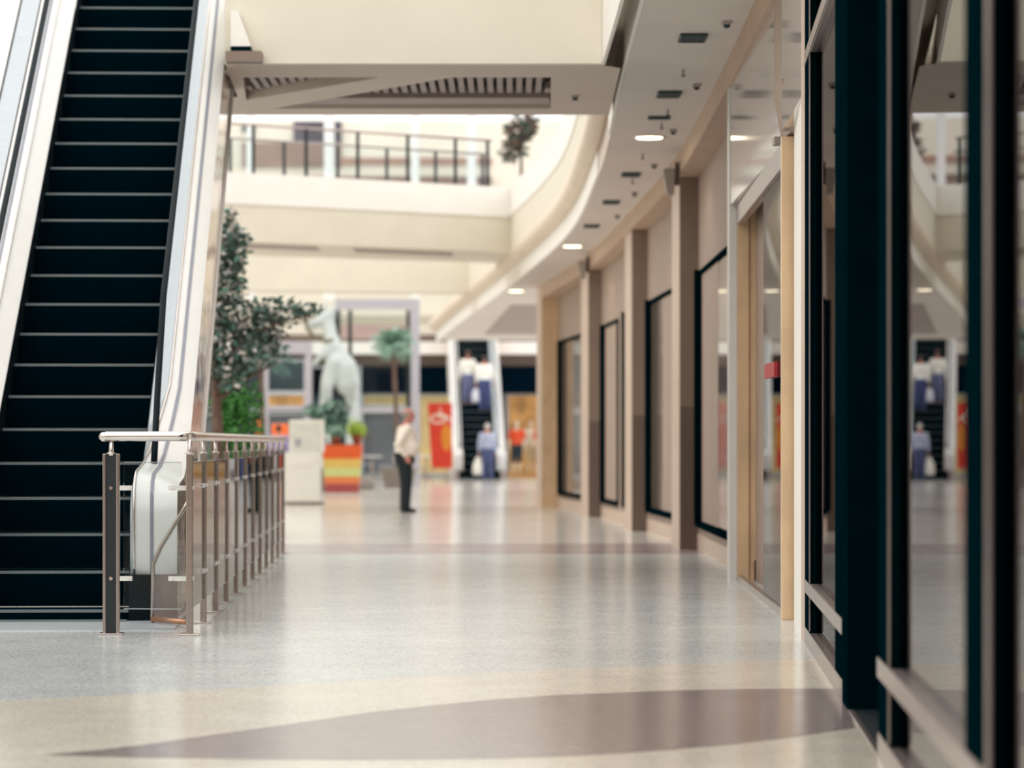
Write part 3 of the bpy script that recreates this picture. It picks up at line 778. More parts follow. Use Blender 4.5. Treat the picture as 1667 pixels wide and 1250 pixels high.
for px, w in ((408,14),(536,17),(676,13),(768,15)):
    bm = B(); lathe(bm, [(w/2/F*UC*1.15, 4.97),(w/2/F*UC*1.15,5.1),(w/2/F*UC,5.14),(w/2/F*UC,Z(150,UC))], (X(px,UC),UC,0), 14); struct('column', bm, M['upcol'] if 'upcol' in M else M['whitemetal'])
bm = B(); box(bm, -14, X(800,UC), UC-.6, UC+6, 4.6, 4.97); struct('ceiling_gallery', bm, M['cream'])

# glazed kiosk frame of white posts (lift enclosure) under the gallery
KD = 80.0
t = thing('glazed_enclosure', 'tall white-framed glazed enclosure behind the palm and the statue', 'enclosure', (0,0,0))
M['framewhite'] = mat('frame_lilac_white', '#b3afb6', 0.4, var=0.03)
def kbox(px0, px1, y0, y1, nm, m=None, dd=0):
    bm = B(); box(bm, X(px0,KD), X(px1,KD), KD+dd-.09, KD+dd+.09, max(0,Z(y1,KD)), Z(y0,KD)); return obj(nm, bm, m or M['framewhite'], t)
for a, b in ((669,683),(497,508),(425,437)): kbox(a, b, 487 if a > 600 else 556, 800, 'frame_post')
kbox(545, 668.9, 487, 503, 'top_beam'); kbox(437.2, 496.8, 660, 669, 'rail'); kbox(508.3, 668.8, 664, 672, 'rail')
kbox(437.2, 496.8, 556, 576, 'top_beam')
for a, b in ((544,553),(566,572),(661,667)): kbox(a, b, 504, 663, 'dark_mullion', M['infill'], .3)
bm = B(); box(bm, X(508,KD), X(668,KD), KD-.005, KD+.005, Z(660,KD), Z(504,KD)); obj('glass_panel', bm, M['glass'], t)

# ------------------------------------------------------------------ plants
def leaf_mesh(bm, pts, size, rnd, mats=1, flat=0.5, drop=0.0):
    for p in pts:
        s = size*rnd.uniform(.6,1.35)
        u = Vector((rnd.gauss(0,1),rnd.gauss(0,1),rnd.gauss(0,flat)-drop)).normalized()
        v = u.cross(Vector((rnd.gauss(0,1),rnd.gauss(0,1),rnd.gauss(0,1)))).normalized()
        q = [p, p+u*s*.5+v*s*.26, p+u*s, p+u*s*.5-v*s*.26]
        f = bm.faces.new([bm.verts.new(x) for x in q]); f.material_index = rnd.randrange(mats) if mats > 1 else 0
def cloud(rnd, c, rx, ry, rz, n):
    out = []
    while len(out) < n:
        a = Vector((rnd.uniform(-1,1),rnd.uniform(-1,1),rnd.uniform(-1,1)))
        if a.length <= 1 and a.length > .25: out.append(Vector((c[0]+a.x*rx, c[1]+a.y*ry, c[2]+a.z*rz)))
    return out
def pot(t, c, r0, r1, h, m):
    bm = B(); lathe(bm, [(r0*.96,0),(r0,.02),(r1,h-.05),(r1*1.06,h-.05),(r1*1.06,h),(r1*.92,h),(r1*.9,h-.06),(.01,h-.06)], c, 20); obj('pot', bm, m, t)
M['potgrey'] = mat('planter_grey', '#8d847c', .6)
M['terracotta'] = mat('terracotta', '#a8573c', .7, var=.12)
rnd = random.Random(7)
TD = 36.0
t = thing('potted_tree', 'tall leafy fig tree rising behind the large escalator', 'tree', (0,0,0))
bx = X(362,TD)
pot(t, (bx-.1,TD,0), .34, .45, .55, M['potgrey'])
bm = B(); tube(bm, [(bx-.1,TD,.4),(bx-.06,TD+.05,1.3),(bx-.1,TD,2.2),(bx-.02,TD,3.0),(bx+.02,TD,3.6)], [.08,.065,.05,.035,.015], 8)
tube(bm, [(bx-.08,TD,1.9),(bx+.25,TD-.1,2.35),(bx+.7,TD-.1,2.55),(bx+1.05,TD-.1,2.62)], [.035,.028,.018,.008], 6)
tube(bm, [(bx-.1,TD,2.1),(bx-.5,TD+.1,2.6),(bx-.8,TD,3.0)], [.035,.02,.01], 6)
tube(bm, [(bx-.1,TD,1.6),(bx+.3,TD+.1,1.9),(bx+.6,TD+.1,2.05)], [.03,.018,.01], 6)
obj('trunk', bm, M['bark'], t)
pts = []
for px, py, rx, rz, n in ((372,352,8,14,30),(372,365,10,20,50),(380,395,26,30,330),(374,430,26,34,330),(370,470,30,34,330),(380,515,46,32,420),(430,530,40,34,300),(420,565,44,34,380),(470,512,34,16,120),(505,505,22,12,60),(450,500,40,16,130),(365,560,34,40,350),(375,610,34,30,300),(330,480,40,70,300)):
    c = P(px, py, TD); pts += cloud(rnd, c, rx/F*TD, rx/F*TD*.8+.1, rz/F*TD, n)
bm = B(); leaf_mesh(bm, pts, .095, rnd, 5); obj('foliage', bm, [M['leaf'], M['leaf'], M['leaf5'], M['leaf'], M['blossom']], t)
# bright hanging plant
t = thing('hanging_fern', 'bright green trailing plant beneath the leafy tree', 'plant', (0,0,0))
HDp = 38.0
pot(t, (X(385,HDp),HDp,0), .3, .4, .5, M['potgrey'])
bm = B(); tube(bm, [(X(385,HDp),HDp,.4),(X(383,HDp),HDp,1.2),(X(390,HDp),HDp,1.95)], [.05,.04,.02], 8); obj('stem', bm, M['bark'], t)
pts = []
for k in range(70):
    ang = rnd.uniform(0,6.28); rr = rnd.uniform(.02,.30)
    x0, y0, z0 = X(386,HDp)+rr*math.cos(ang), HDp+rr*math.sin(ang), rnd.uniform(1.75,2.05)-rr*.4
    ln = rnd.uniform(.6,1.1)
    for j in range(26): pts.append(Vector((x0+.05*math.cos(ang)*j/26+rnd.gauss(0,.012), y0+rnd.gauss(0,.012), z0-ln*j/26)))
bm = B(); leaf_mesh(bm, pts, .085, rnd, 1, .3, 1.2); obj('foliage', bm, M['leaf2'], t)
def palm(label, d, px, ytop, trunk_px, r, nf, m, mtr=None, seed=1, tr=.06, lw=.30):
    rr = random.Random(seed)
    cx, cz = X(px,d), Z(ytop,d)
    t = thing('palm_tree', label, 'palm tree', (0,0,0), 0, 'indoor palms')
    tx = X(trunk_px,d)
    pot(t, (tx,d,0), .35, .45, .5, M['potgrey'])
    bm = B(); n = 10
    tube(bm, [(tx+(cx-tx)*i/n, d, .4+(cz-.4)*i/n) for i in range(n+1)], [tr*(1.15 if i % 2 else 1)*(1-.02*i) for i in range(n+1)], 10); obj('trunk', bm, mtr or M['bark'], t)
    bm = B()
    for k in range(nf):
        a = rr.uniform(0,6.28); el = rr.uniform(-.2,1.3); L = r*rr.uniform(.8,1.15)
        prev = Vector((cx,d,cz)); dirv = Vector((math.cos(a)*math.cos(el), math.sin(a)*math.cos(el), math.sin(el)))
        for j in range(9):
            nx = prev + dirv*L/9
            side = dirv.cross(Vector((0,0,1)))
            side = side.normalized() if side.length > .01 else Vector((1,0,0))
            w = L*lw*math.sin(math.pi*(j+.7)/10)
            for s in (-1,1):
                for q in (.2,.7):
                    o0 = prev + (nx-prev)*q
                    tip = o0 + side*s*w + dirv*w*.7 - Vector((0,0,w*.45))
                    f = bm.faces.new([bm.verts.new(v) for v in (o0, o0+(nx-prev)*.35, tip)])
            dirv = (dirv - Vector((0,0,.13))).normalized(); prev = nx
    obj('frond', bm, m, t)
    return t
palm('small fan palm with a brown trunk above the standing man', 78, 640, 562, 649, .58, 80, M['leaf3'], seed=3, lw=.42)
palm('blurred blue-green palm between the fig tree and the statue', 66, 425, 590, 430, .72, 26, M['leaf5'], seed=5)
# shrubs behind the white stand
t = thing('potted_shrub', 'dark green bushy shrub behind the white information stand', 'shrub', (0,0,0))
SD = 72.0
pot(t, (X(540,SD),SD,0), .35, .45, .55, M['potgrey'])
bm = B(); tube(bm, [(X(540,SD),SD,.4),(X(540,SD),SD,1.3)], [.05,.03], 8); tube(bm, [(X(540,SD),SD,.9),(X(515,SD),SD,1.7)], [.03,.015], 6); tube(bm, [(X(540,SD),SD,.9),(X(555,SD),SD,1.8)], [.03,.015], 6); obj('stem', bm, M['bark'], t)
pts = []
for px, py, rx, rz, n in ((520,672,26,14,260),(548,672,20,22,260),(540,690,26,20,300)):
    pts += cloud(rnd, P(px,py,SD), rx/F*SD, .3, rz/F*SD, n)
bm = B(); leaf_mesh(bm, pts, .15, rnd, 3); obj('foliage', bm, [M['leaf5'], M['leaf'], M['leaf3']], t)
# foliage on the upper floor by the curved parapet
t = thing('potted_tree', 'grey-brown leafy tree on the upper floor beside the curved parapet', 'tree', (0,0,0))
UT = 70.0
bm = B(); lathe(bm, [(.3,4.98),(.4,5.5),(.36,5.5),(.02,5.45)], (X(850,UT),UT,0), 16); obj('pot', bm, M['potgrey'], t)
bm = B(); tube(bm, [(X(850,UT),UT,5.4),(X(848,UT),UT,8.2)], [.06,.03], 8); obj('trunk', bm, M['bark'], t)
pts = []
for px, py, rx, rz, n in ((845,215,22,26,260),(835,245,18,20,160),(862,205,16,18,140)): pts += cloud(rnd, P(px,py,UT), rx/F*UT, .3, rz/F*UT, n)
bm = B(); leaf_mesh(bm, pts, .16, rnd, 2); obj('foliage', bm, [M['bark'], M['leaf']], t)

# ------------------------------------------------------------------ striped planter
PD = 67.0
c = G(556,805); PD = c.y
t = thing('planter_box', 'tapered planter box with orange, yellow, green and red stripes', 'planter', (c.x, c.y+.4, 0), 0)
hh = Z(724, PD)
stripes = [(0,.035,'#c8c0b8',1),(.035,.22,'#a84a48',0),(.22,.36,'#e08048',0),(.36,.54,'#c9cf86',0),(.54,.72,'#d8b45c',0),(.72,1.0,'#dd5a1e',0)]
for k, (a, b, hx, s) in enumerate(stripes):
    def hw(f): return .36 + .075*f
    bm = B(); w0, w1 = hw(a), hw(b)
    hexa(bm, [(-w0,-w0,a*hh),(w0,-w0,a*hh),(w0,w0,a*hh),(-w0,w0,a*hh),(-w1,-w1,b*hh),(w1,-w1,b*hh),(w1,w1,b*hh),(-w1,w1,b*hh)])
    obj('stripe_band', bm, mat('planter_stripe_%d' % k, hx, .5, var=.05), t)
bm = B(); box(bm, -.38,.38,-.38,.38,hh-.001,hh+.012); obj('soil', bm, M['soil'], t)
def small_pot(label, px, m, s, seed, nb):
    rr = random.Random(seed); x = X(px,PD)
    y = c.y+.3
    t = thing('potted_plant', label, 'plant', (0,0,0), 0, 'small plants on the striped planter')
    pot(t, (x,y,hh+.012), .07*s, .10*s, .16*s, M['terracotta'])
    pts = cloud(rr, (x,y,hh+.012+.30*s), .22*s, .2*s, .18*s, nb)
    bm = B()
    for p in pts: 
        q0 = Vector((x,y,hh+.16*s)); dirv = (p-q0); sd = dirv.cross(Vector((rr.gauss(0,1),rr.gauss(0,1),.3))).normalized()*.03*s
        bm.faces.new([bm.verts.new(v) for v in (q0, q0+dirv*.6+sd, q0+dirv*1.1, q0+dirv*.6-sd)])
    leaf_mesh(bm, pts, .07*s, rr, 1); obj('foliage', bm, m, t)
small_pot('pale green potted plant at the left of the striped planter', 547, M['leaf3'], .9, 2, 90)
small_pot('lime green potted plant at the right of the striped planter', 580, M['leaf4'], 1.15, 4, 120)

# ------------------------------------------------------------------ white information stand
c = G(492,822); KD2 = c.y
t = thing('information_stand', 'white information stand with tall back panel beside the railing end', 'stand', (c.x, c.y, 0), 0)
sx = KD2/F
M['standwhite'] = mat('stand_white', '#eceae2', .45, var=.02)
bm = B(); box(bm, -29*sx, 27*sx, 0, .62, .06, Z(736,KD2)); obj('cabinet', bm, M['standwhite'], t, .01)
bm = B(); box(bm, -28*sx, 34*sx, .04, .6, 0, .06); obj('plinth', bm, M['speaker'], t)
bm = B(); box(bm, -22*sx, 33*sx, .18, .62, Z(736,KD2), Z(683,KD2)); obj('back_panel', bm, M['standwhite'], t, .01)
bm = B(); box(bm, -19*sx, 28*sx, .168, .179, Z(733,KD2), Z(688,KD2)); obj('poster', bm, mat('poster_pale', '#dcdcd2', .5), t)
bm = B(); box(bm, -13*sx, -3*sx, .158, .167, Z(726,KD2), Z(714,KD2)); obj('picture', bm, mat('poster_picture_lilac', '#a9a6b4', .5, var=.3, scale=30), t)
bm = B(); box(bm, -21*sx, 20*sx, -.012, -.001, Z(757,KD2), Z(742,KD2)); obj('front_label', bm, M['white'], t)

# ------------------------------------------------------------------ voxel-fused figures
def fuse(name, bm, voxel, m, parent, smooth=4):
    me = bpy.data.meshes.new(name); bmesh.ops.recalc_face_normals(bm, faces=bm.faces); bm.to_mesh(me); bm.free()
    tmp = bpy.data.objects.new('tmp', me); C.objects.link(tmp)
    r = tmp.modifiers.new('r', 'REMESH'); r.mode = 'VOXEL'; r.voxel_size = voxel; r.use_smooth_shade = True
    if smooth:
        s = tmp.modifiers.new('s', 'SMOOTH'); s.iterations = smooth; s.factor = .5
    dg = bpy.context.evaluated_depsgraph_get(); ev = tmp.evaluated_get(dg)
    out = bpy.data.meshes.new_from_object(ev)
    bpy.data.objects.remove(tmp); bpy.data.meshes.remove(me)
    out.name = name; out.materials.clear(); out.materials.append(m)
    for p in out.polygons: p.use_smooth = True
    o = bpy.data.objects.new(name, out); C.objects.link(o)
    if parent: o.parent = parent
    return o
def limb(bm, pts, rs, n=12):
    tube(bm, pts, list(rs), n)
    for p, r in zip(pts, rs): ball(bm, Vector(p), r*.99, u=10, v=8)
def ringloft(bm, rings, n=20):
    """rings: (cx, cy, z, rx, ry)"""
    rows = [[(cx+rx*math.cos(2*math.pi*k/n), cy+ry*math.sin(2*math.pi*k/n), z) for k in range(n)] for cx,cy,z,rx,ry in rings]
    vr = loft(bm, rows, smooth=True, closed=True); bm.faces.new(vr[0][::-1]); bm.faces.new(vr[-1])
SKIN = mat('skin', '#c98a72', .55, var=.06, scale=20)
def hand(bm, wrist, d, palm_n, s=1.0):
    """palm + five bent fingers; d = direction of the hand, palm_n = palm normal"""
    d = d.normalized(); n = (palm_n - d*palm_n.dot(d)).normalized(); w = d.cross(n)
    pc = wrist + d*.045*s
    for q in (-.028,-.009,.010,.028): limb(bm, [wrist+w*q*.6*s, wrist+d*.085*s+w*q*s], (.015*s,.013*s), 8)
    for q, L in ((-.030,.055),(-.010,.072),(.011,.078),(.031,.068)):
        k = wrist + d*.088*s + w*q*s
        a = k + d*L*.5*s + n*.010*s; b = a + d*L*.35*s + n*.028*s; e = b + n*.02*s + d*.004*s
        limb(bm, [k,a,b,e], (.0105*s,.0098*s,.009*s,.008*s), 8)
    k = wrist + d*.025*s + w*.032*s; a = k + d*.03*s + w*.026*s + n*.014*s; b = a + d*.028*s + n*.012*s
    limb(bm, [k,a,b], (.013*s,.0115*s,.0095*s), 8)
def person(name, label, cat, loc, rotz, H=1.7, arms=None, stride=.0, shirt='#f2eee6', trousers='#0c1c22', shoes='#101010', hair='#8a807c', haircover=.8, skin=None, longsleeve=True, shorts=False, hipw=1.0, belly=0.0, voxel=.012, group=None, lean=0.0, legs=None, face=True, skirt=False, bulk=1.0):
    t = thing(name, label, cat, loc, rotz, group)
    s = H/1.7; sk = skin or SKIN
    V = lambda x,y,z: Vector((x*s, (y + lean*max(0,z-.9))*s, z*s))
    sh = {-1: V(-.185,0,1.385), 1: V(.185,0,1.385)}
    hip = {-1: V(-.088,0,.88), 1: V(.088,0,.88)}
    arms = arms or {}
    A = {}
    for sd in (-1,1):
        el, wr, hd, pn = arms.get(sd, ((.25,-.03,1.10),(.255,.06,.86),(.02,.05,-1),(-1,0,0)))
        A[sd] = (V(sd*el[0],el[1],el[2]), V(sd*wr[0],wr[1],wr[2]), Vector((sd*hd[0],hd[1],hd[2])), Vector((sd*pn[0],pn[1],pn[2])))
    Lg = {}
    for sd in (-1,1):
        kn, an = (legs or {}).get(sd, ((.095, sd*stride*.5+.02, .48),(.10, sd*stride, .08)))
        Lg[sd] = (V(sd*kn[0],kn[1],kn[2]), V(sd*an[0],an[1],an[2]))
    def torso(bm, g, zlo, zhi):
        prof = [(.84,.150,.105,0),(.92,.168,.118,.0),(1.0,.155+belly*.4,.110+belly*.6,.005+belly*.4),(1.08,.148+belly*.5,.105+belly*.7,.01+belly*.5),(1.18,.158+belly*.2,.112+belly*.3,.005+belly*.2),(1.28,.178,.118,.0),(1.36,.188,.105,-.005),(1.42,.135,.085,-.01),(1.455,.07,.065,-.01)]
        rg = []
        for z, rx, ry, cy in prof:
            if zlo-.001 <= z <= zhi+.001:
                c_ = V(0,cy,z); rg.append((0, c_.y, c_.z, (rx*hipw+g)*s, (ry*bulk+g)*s))
        ringloft(bm, rg)
    # body
    bm = B(); torso(bm, 0, .8, 1.5)
    limb(bm, [V(0,-.01,1.42), V(0,.0,1.50), V(0,.012,1.56)], (.06*s,.054*s,.056*s))
    hc_ = V(0,.02,1.60)
    ball(bm, hc_ + Vector((0,-.006,.012))*s, .1*s, .76, .95, 1.0, 20, 14)
    ball(bm, hc_ + Vector((0,.022,-.052))*s, .068*s, .80, .95, .85, 16, 10)
    if face:
        limb(bm, [hc_+Vector((0,.088,.015))*s, hc_+Vector((0,.108,-.022))*s], (.010*s,.014*s), 8)
        ball(bm, hc_+Vector((0,.086,-.055))*s, .018*s, 1.3,.6,.5); ball(bm, hc_+Vector((0,.078,-.088))*s, .02*s)
        for sd in (-1,1):
            ball(bm, hc_+Vector((sd*.078,-.004,-.008))*s, .028*s, .35,.7,1.0); ball(bm, hc_+Vector((sd*.033,.078,.028))*s, .018*s, 1.2,.6,.5)
    for sd in (-1,1):
        e, w, hd, pn = A[sd]
        limb(bm, [sh[sd], sh[sd].lerp(e,.5), e], (.052*s,.046*s,.038*s))
        limb(bm, [e, e.lerp(w,.35), w], (.038*s,.038*s,.025*s)); hand(bm, w, hd, pn, s)
        k, a = Lg[sd]
        limb(bm, [hip[sd], hip[sd].lerp(k,.5), k], (.088*s,.072*s,.052*s))
        limb(bm, [k, k.lerp(a,.35), a], (.052*s,.054*s,.034*s))
        limb(bm, [a+Vector((0,-.02,-.03))*s, a+Vector((0,.08,-.048))*s, a+Vector((0,.15,-.055))*s], (.036*s,.034*s,.024*s))
    body = fuse('body', bm, voxel*.75, sk, t, 2)
    # shirt
    bm = B(); torso(bm, .016, .92 if not skirt else .84, 1.43)
    for sd in (-1,1):
        e, w, hd, pn = A[sd]
        cuff = e.lerp(w,.93) if longsleeve else sh[sd].lerp(e,.75)
        pts = [sh[sd]-Vector((sd*.03*s,0,0)), sh[sd], sh[sd].lerp(e,.55)] + ([e, e.lerp(w,.5), cuff] if longsleeve else [cuff])
        rs = [.072*s,.068*s,.062*s] + ([.054*s,.050*s,.040*s] if longsleeve else [.062*s])
        limb(bm, pts, rs)
    fuse('shirt', bm, voxel, mat('cloth_'+shirt.strip('#'), shirt, .8, var=.08, scale=9), t)
    # trousers / skirt
    bm = B()
    ringloft(bm, [(0,V(0,0,z).y,z*s,(rx*hipw+.022)*s,(ry*bulk+.022)*s) for z,rx,ry in ((.80,.150,.105),(.86,.158,.112),(.92,.166,.116),(.985,.150+belly*.3,.106+belly*.4))])
    for sd in (-1,1):
        k, a = Lg[sd]
        end = k.lerp(a,.12) if shorts else a+Vector((0,0,-.02))*s
        pts = [hip[sd], hip[sd].lerp(k,.5), k] + ([] if shorts else [k.lerp(a,.5)]) + [end]
        bb = s*(.45+.55*bulk); rs = [.108*bb,.096*bb,.078*bb] + ([] if shorts else [.074*bb]) + [(.082 if shorts else .068)*bb]
        limb(bm, pts, rs)
    fuse('trousers', bm, voxel, mat('cloth_'+trousers.strip('#'), trousers, .8, var=.1, scale=9), t)
    for sd in (-1,1):
        a = Lg[sd][1]; bm = B()
        limb(bm, [a+Vector((0,-.035,-.034))*s, a+Vector((0,.07,-.040))*s, a+Vector((0,.155,-.050))*s], (.045*s,.043*s,.030*s))
        for v in bm.verts: v.co.z = max(v.co.z, a.z-.079*s)
        o = fuse('shoe', bm, voxel, mat('shoe_'+shoes.strip('#'), shoes, .4), t, 2)
    # hair
    if haircover:
        bm = B()
        ball(bm, hc_ + Vector((0,-.018,.022))*s, .106*s, .80, .93, .98, 20, 14)
        cut = hc_.y + (.055 if haircover > .85 else .02)*s
        for v in list(bm.verts):
            if v.co.z < hc_.z - (.06 if haircover > .6 else .05)*s: v.co.z = hc_.z - .06*s
            if v.co.y > cut and v.co.z < hc_.z+.065*s: v.co.y = cut
            if haircover < .7 and v.co.z > hc_.z+.05*s: v.co.z = hc_.z+.05*s
        obj('hair', bm, mat('hair_'+hair.strip('#'), hair, .7, var=.2, scale=60), t)
    if face:
        bm = B()
        for sd in (-1,1): ball(bm, hc_+Vector((sd*.032,.088,.012))*s, .011*s)
        obj('eyes', bm, mat('eye_dark', '#2a201c', .3), t)
    return t

def bag(label, p, h, w, hexc, grip):
    t = thing('shopping_bag', label, 'bag', (0,0,0))
    bm = B(); x,y,z = p
    ringloft(bm, [(x,y,z,w*.42,w*.22),(x,y,z+h*.1,w*.52,w*.3),(x,y,z+h*.5,w*.5,w*.26),(x,y,z+h*.85,w*.3,w*.12),(x,y,z+h,w*.12,w*.06)], 14)
    obj('sack', bm, mat('bag_'+hexc.strip('#'), hexc, .5, var=.05), t)
    bm = B(); tube(bm, [(x-.03,y,z+h*.95),(grip[0]-.012,grip[1],grip[2]),(grip[0]+.012,grip[1],grip[2]),(x+.03,y,z+h*.95)], .007, 6); obj('handle', bm, mat('bag_'+hexc.strip('#'), hexc, .5), t)

# the standing man in profile
g = G(659,834)
person('person', 'man in white shirt and black trousers standing in profile, hand at his hip', 'person', g, -math.pi/2+.12, H=1.68,
       arms={1: ((.26,-.16,1.12),(.205,.0,.93),(-.02,.35,-.9),(-1,0,.2)), -1: ((.25,-.12,1.11),(.2,.08,.95),(0,.5,-.8),(-1,0,.2))},
       belly=.07, bulk=1.28, hair='#8f8680', haircover=.55, shirt='#efe6da', trousers='#07181e', lean=.06, voxel=.011, skin=mat('skin_ruddy', '#c48474', .5, var=.05))
# shoppers on the far escalator
def on_step(k, lx):
    u = Vector((-math.sin(ER), math.cos(ER), 0)); r = Vector((math.cos(ER), math.sin(ER), 0))
    y = SG*k + .17
    return Vector((fx,fd,0)) + u*y + r*lx + Vector((0,0,.08+SR*k+.002))
bk = math.atan(.0453)
person('person', 'shopper with brown hair in white top and faded jeans, upper left on the distant escalator', 'person', on_step(10,-.25), ER, H=1.66, shirt='#f1efe6', trousers='#71769c', shoes='#c09a8c', hair='#5a4036', haircover=.9, voxel=.015, face=False)
person('person', 'shopper in white shirt and dark blue jeans, upper right on the distant escalator', 'person', on_step(9,.27), ER, H=1.74, shirt='#f4f2ec', trousers='#46507f', shoes='#2a2a33', hair='#3a342f', haircover=.9, voxel=.015, face=False, hipw=1.1,
       arms={1:((.26,-.02,1.10),(.28,.04,.86),(.02,.05,-1),(-1,0,0))})
p3 = Vector((fx,fd-.5,.013)) + Vector((.24,0,0))
person('person', 'grey-haired shopper in pale blue shirt carrying a white bag at the distant escalator foot', 'person', p3, ER, H=1.70, shirt='#aab4cc', trousers='#4e577f', shoes='#2a2a33', hair='#c9c4c0', haircover=.9, voxel=.015, face=False, hipw=1.12, lean=.08)
ha = p3 + Vector((-.255,.07,.77))
bag('white plastic shopping bag hanging from the left hand of the pale-blue-shirted shopper', (ha.x-.02, ha.y, .17), .55, .34, '#f0eee6', (ha.x, ha.y, ha.z-.0))
ps = on_step(9,.27)
bag('white shopping bag in the left hand of the shopper in dark blue jeans', (ps.x-.27, ps.y+.06, ps.z+.27), .46, .26, '#e4e4ee', (ps.x-.262, ps.y+.07, ps.z+.78))

# ------------------------------------------------------------------ cafe tables and chairs
def cafe_table(label, px, py, first=[None]):
    g = G(px,py)
    if first[0]: return dup(first[0], g, 0, label, 'round cafe tables')
    t = thing('cafe_table', label, 'table', g, 0, 'round cafe tables')
    bm = B(); lathe(bm, [(.28,.70),(.30,.712),(.30,.735),(.28,.742)], n=24); obj('tabletop', bm, M['whitemetal'], t)
    bm = B(); lathe(bm, [(.03,.03),(.03,.70)], n=12); obj('leg', bm, M['steel'], t)
    bm = B(); lathe(bm, [(.22,0),(.22,.015),(.04,.03)], n=20); obj('base', bm, M['steel'], t)
    first[0] = t; return t
def cafe_chair(label, px, py, rz, first=[None]):
    g = G(px,py)
    if first[0]: return dup(first[0], g, rz, label, 'cafe chairs')
    t = thing('cafe_chair', label, 'chair', g, rz, 'cafe chairs')
    bm = B(); box(bm, -.21,.21,-.21,.21,.44,.465); obj('seat', bm, M['greymetal'], t, .01)
    bm = B(); rows = []
    for z in (.55,.62,.74,.84): rows.append([(-.21+.42*i/8, -.22-.07*math.sin(math.pi*i/8)*1.0, z) for i in range(9)])
    loft(bm, rows, smooth=True); o = obj('backrest', bm, M['whitemetal'], t); so = o.modifiers.new('s','SOLIDIFY'); so.thickness = .02
    for sx_, sy_ in ((-1,-1),(1,-1),(1,1),(-1,1)):
        bm = B(); top_ = .82 if sy_ < 0 else .44
        tube(bm, [(sx_*.20, sy_*.20 - (.02 if sy_<0 else 0), top_),(sx_*.20,sy_*.20,.44),(sx_*.22,sy_*.22,0)], .012, 8); obj('leg', bm, M['steel'], t)
    first[0] = t; return t
cafe_table('white round cafe table just right of the striped planter', 606, 781)
cafe_table('white round cafe table right behind the standing man', 694, 781)
cafe_chair('pale cafe chair between the striped planter and the round table', 594, 779, -1.4)
cafe_chair('pale cafe chair left of the standing man, backed to him', 630, 783, 1.6)
cafe_chair('pale cafe chair right of the standing man facing the table', 678, 785, -1.5)
cafe_chair('pale cafe chair below the red banner', 716, 783, 1.5)
# diner seated behind the standing man
cg = G(636,778)
cafe_chair('pale cafe chair holding the seated diner', 636, 776, math.pi/2)
person('person', 'seated diner with dark hair in a white top behind the standing man', 'person', Vector((cg.x,G(636,776).y,-.40)), math.pi/2, H=1.66, shirt='#e8e4e2', trousers='#3f5878', hair='#4a3630', haircover=.9, voxel=.016, face=True,
       legs={sd: ((.10,.40,.90),(.10,.42,.49)) for sd in (-1,1)}, arms={sd: ((.24,.08,1.13),(.16,.30,1.12),(-.1,1,.0),(0,0,-1)) for sd in (-1,1)})

# ------------------------------------------------------------------ red banner
bd = 90.0
t = thing('banner', 'tall red banner with white script swirl and orange disc left of the distant escalator', 'banner', (X(716,bd), bd, 0), 0)
sxx = bd/F
bm = B(); hexa(bm, [(-13*sxx,-.02,Z(762,bd)),(20*sxx,-.02,Z(762,bd)),(20*sxx,.02,Z(762,bd)),(-13*sxx,.02,Z(762,bd)),(-20*sxx,-.02,Z(656,bd)),(20*sxx,-.02,Z(656,bd)),(20*sxx,.02,Z(656,bd)),(-20*sxx,.02,Z(656,bd))]); obj('cloth', bm, mat('banner_red', '#d8391f', .6, var=.08), t)
bm = B(); pts = []
for k in range(40):
    a = k/39*math.pi*2.6; rr = .20-.02*k/39*3
    pts.append((( -2*sxx+rr*math.cos(a)*1.3), -.03, Z(682,bd)+rr*math.sin(a)*.7))
tube(bm, pts, .03, 6); tube(bm, [(0,-.03,Z(682,bd)),(.02,-.03,Z(668,bd)),(.0,-.03,Z(664,bd))], .025, 6); tube(bm, [(.12,-.03,Z(684,bd)),(.22,-.03,Z(678,bd)),(.32,-.03,Z(686,bd))], .028, 6)
obj('script_mark', bm, mat('banner_script', '#f6e3d2', .6), t)
bm = B(); ball(bm, Vector((11*sxx,-.022,Z(712,bd))), 1, .16, .006, .40, 20, 12); obj('orange_disc', bm, mat('banner_orange', '#e08a2c', .6), t)
bm = B(); tube(bm, [(.2,.04,.02),(.2,.04,Z(656,bd))], .018, 8); box(bm, .0,.4,-.1,.2,0,.02); obj('stand', bm, M['steel'], t)

# ------------------------------------------------------------------ shop display: mannequins
MANQ = mat('mannequin_cream', '#e8d8bc', .4)
for px, top, tro, lab, k in ((846,'#e2542c','#20303a','cream mannequin in orange top and dark shorts, left in the distant shop window',0),(864,'#f1e6cf','#d8c29a','cream mannequin dressed in cream, middle of the distant shop window',1),(880,'#e4603a','#8a5a34','cream mannequin in orange top beside the marble column, distant shop window',2)):
    person('mannequin', lab, 'mannequin', Vector((X(px,FD+.4)-(.1 if k==0 else 0)+(.06 if k==2 else 0),FD+(.35,.72,.35)[k],.1)), math.pi, H=1.76, shirt=top, trousers=tro, shorts=True, longsleeve=False, haircover=0, skin=MANQ, face=False, voxel=.017, shoes='#c8a878', group='mannequins in the distant shop')
bm = B(); box(bm, X(826,FD), X(900,FD), FD+.1, FD+.95, 0, .1); tag(obj('display_plinth', bm, mat('plinth_wood', '#b88850', .5), None, .01), 'low wooden plinth under the mannequins', 'plinth')
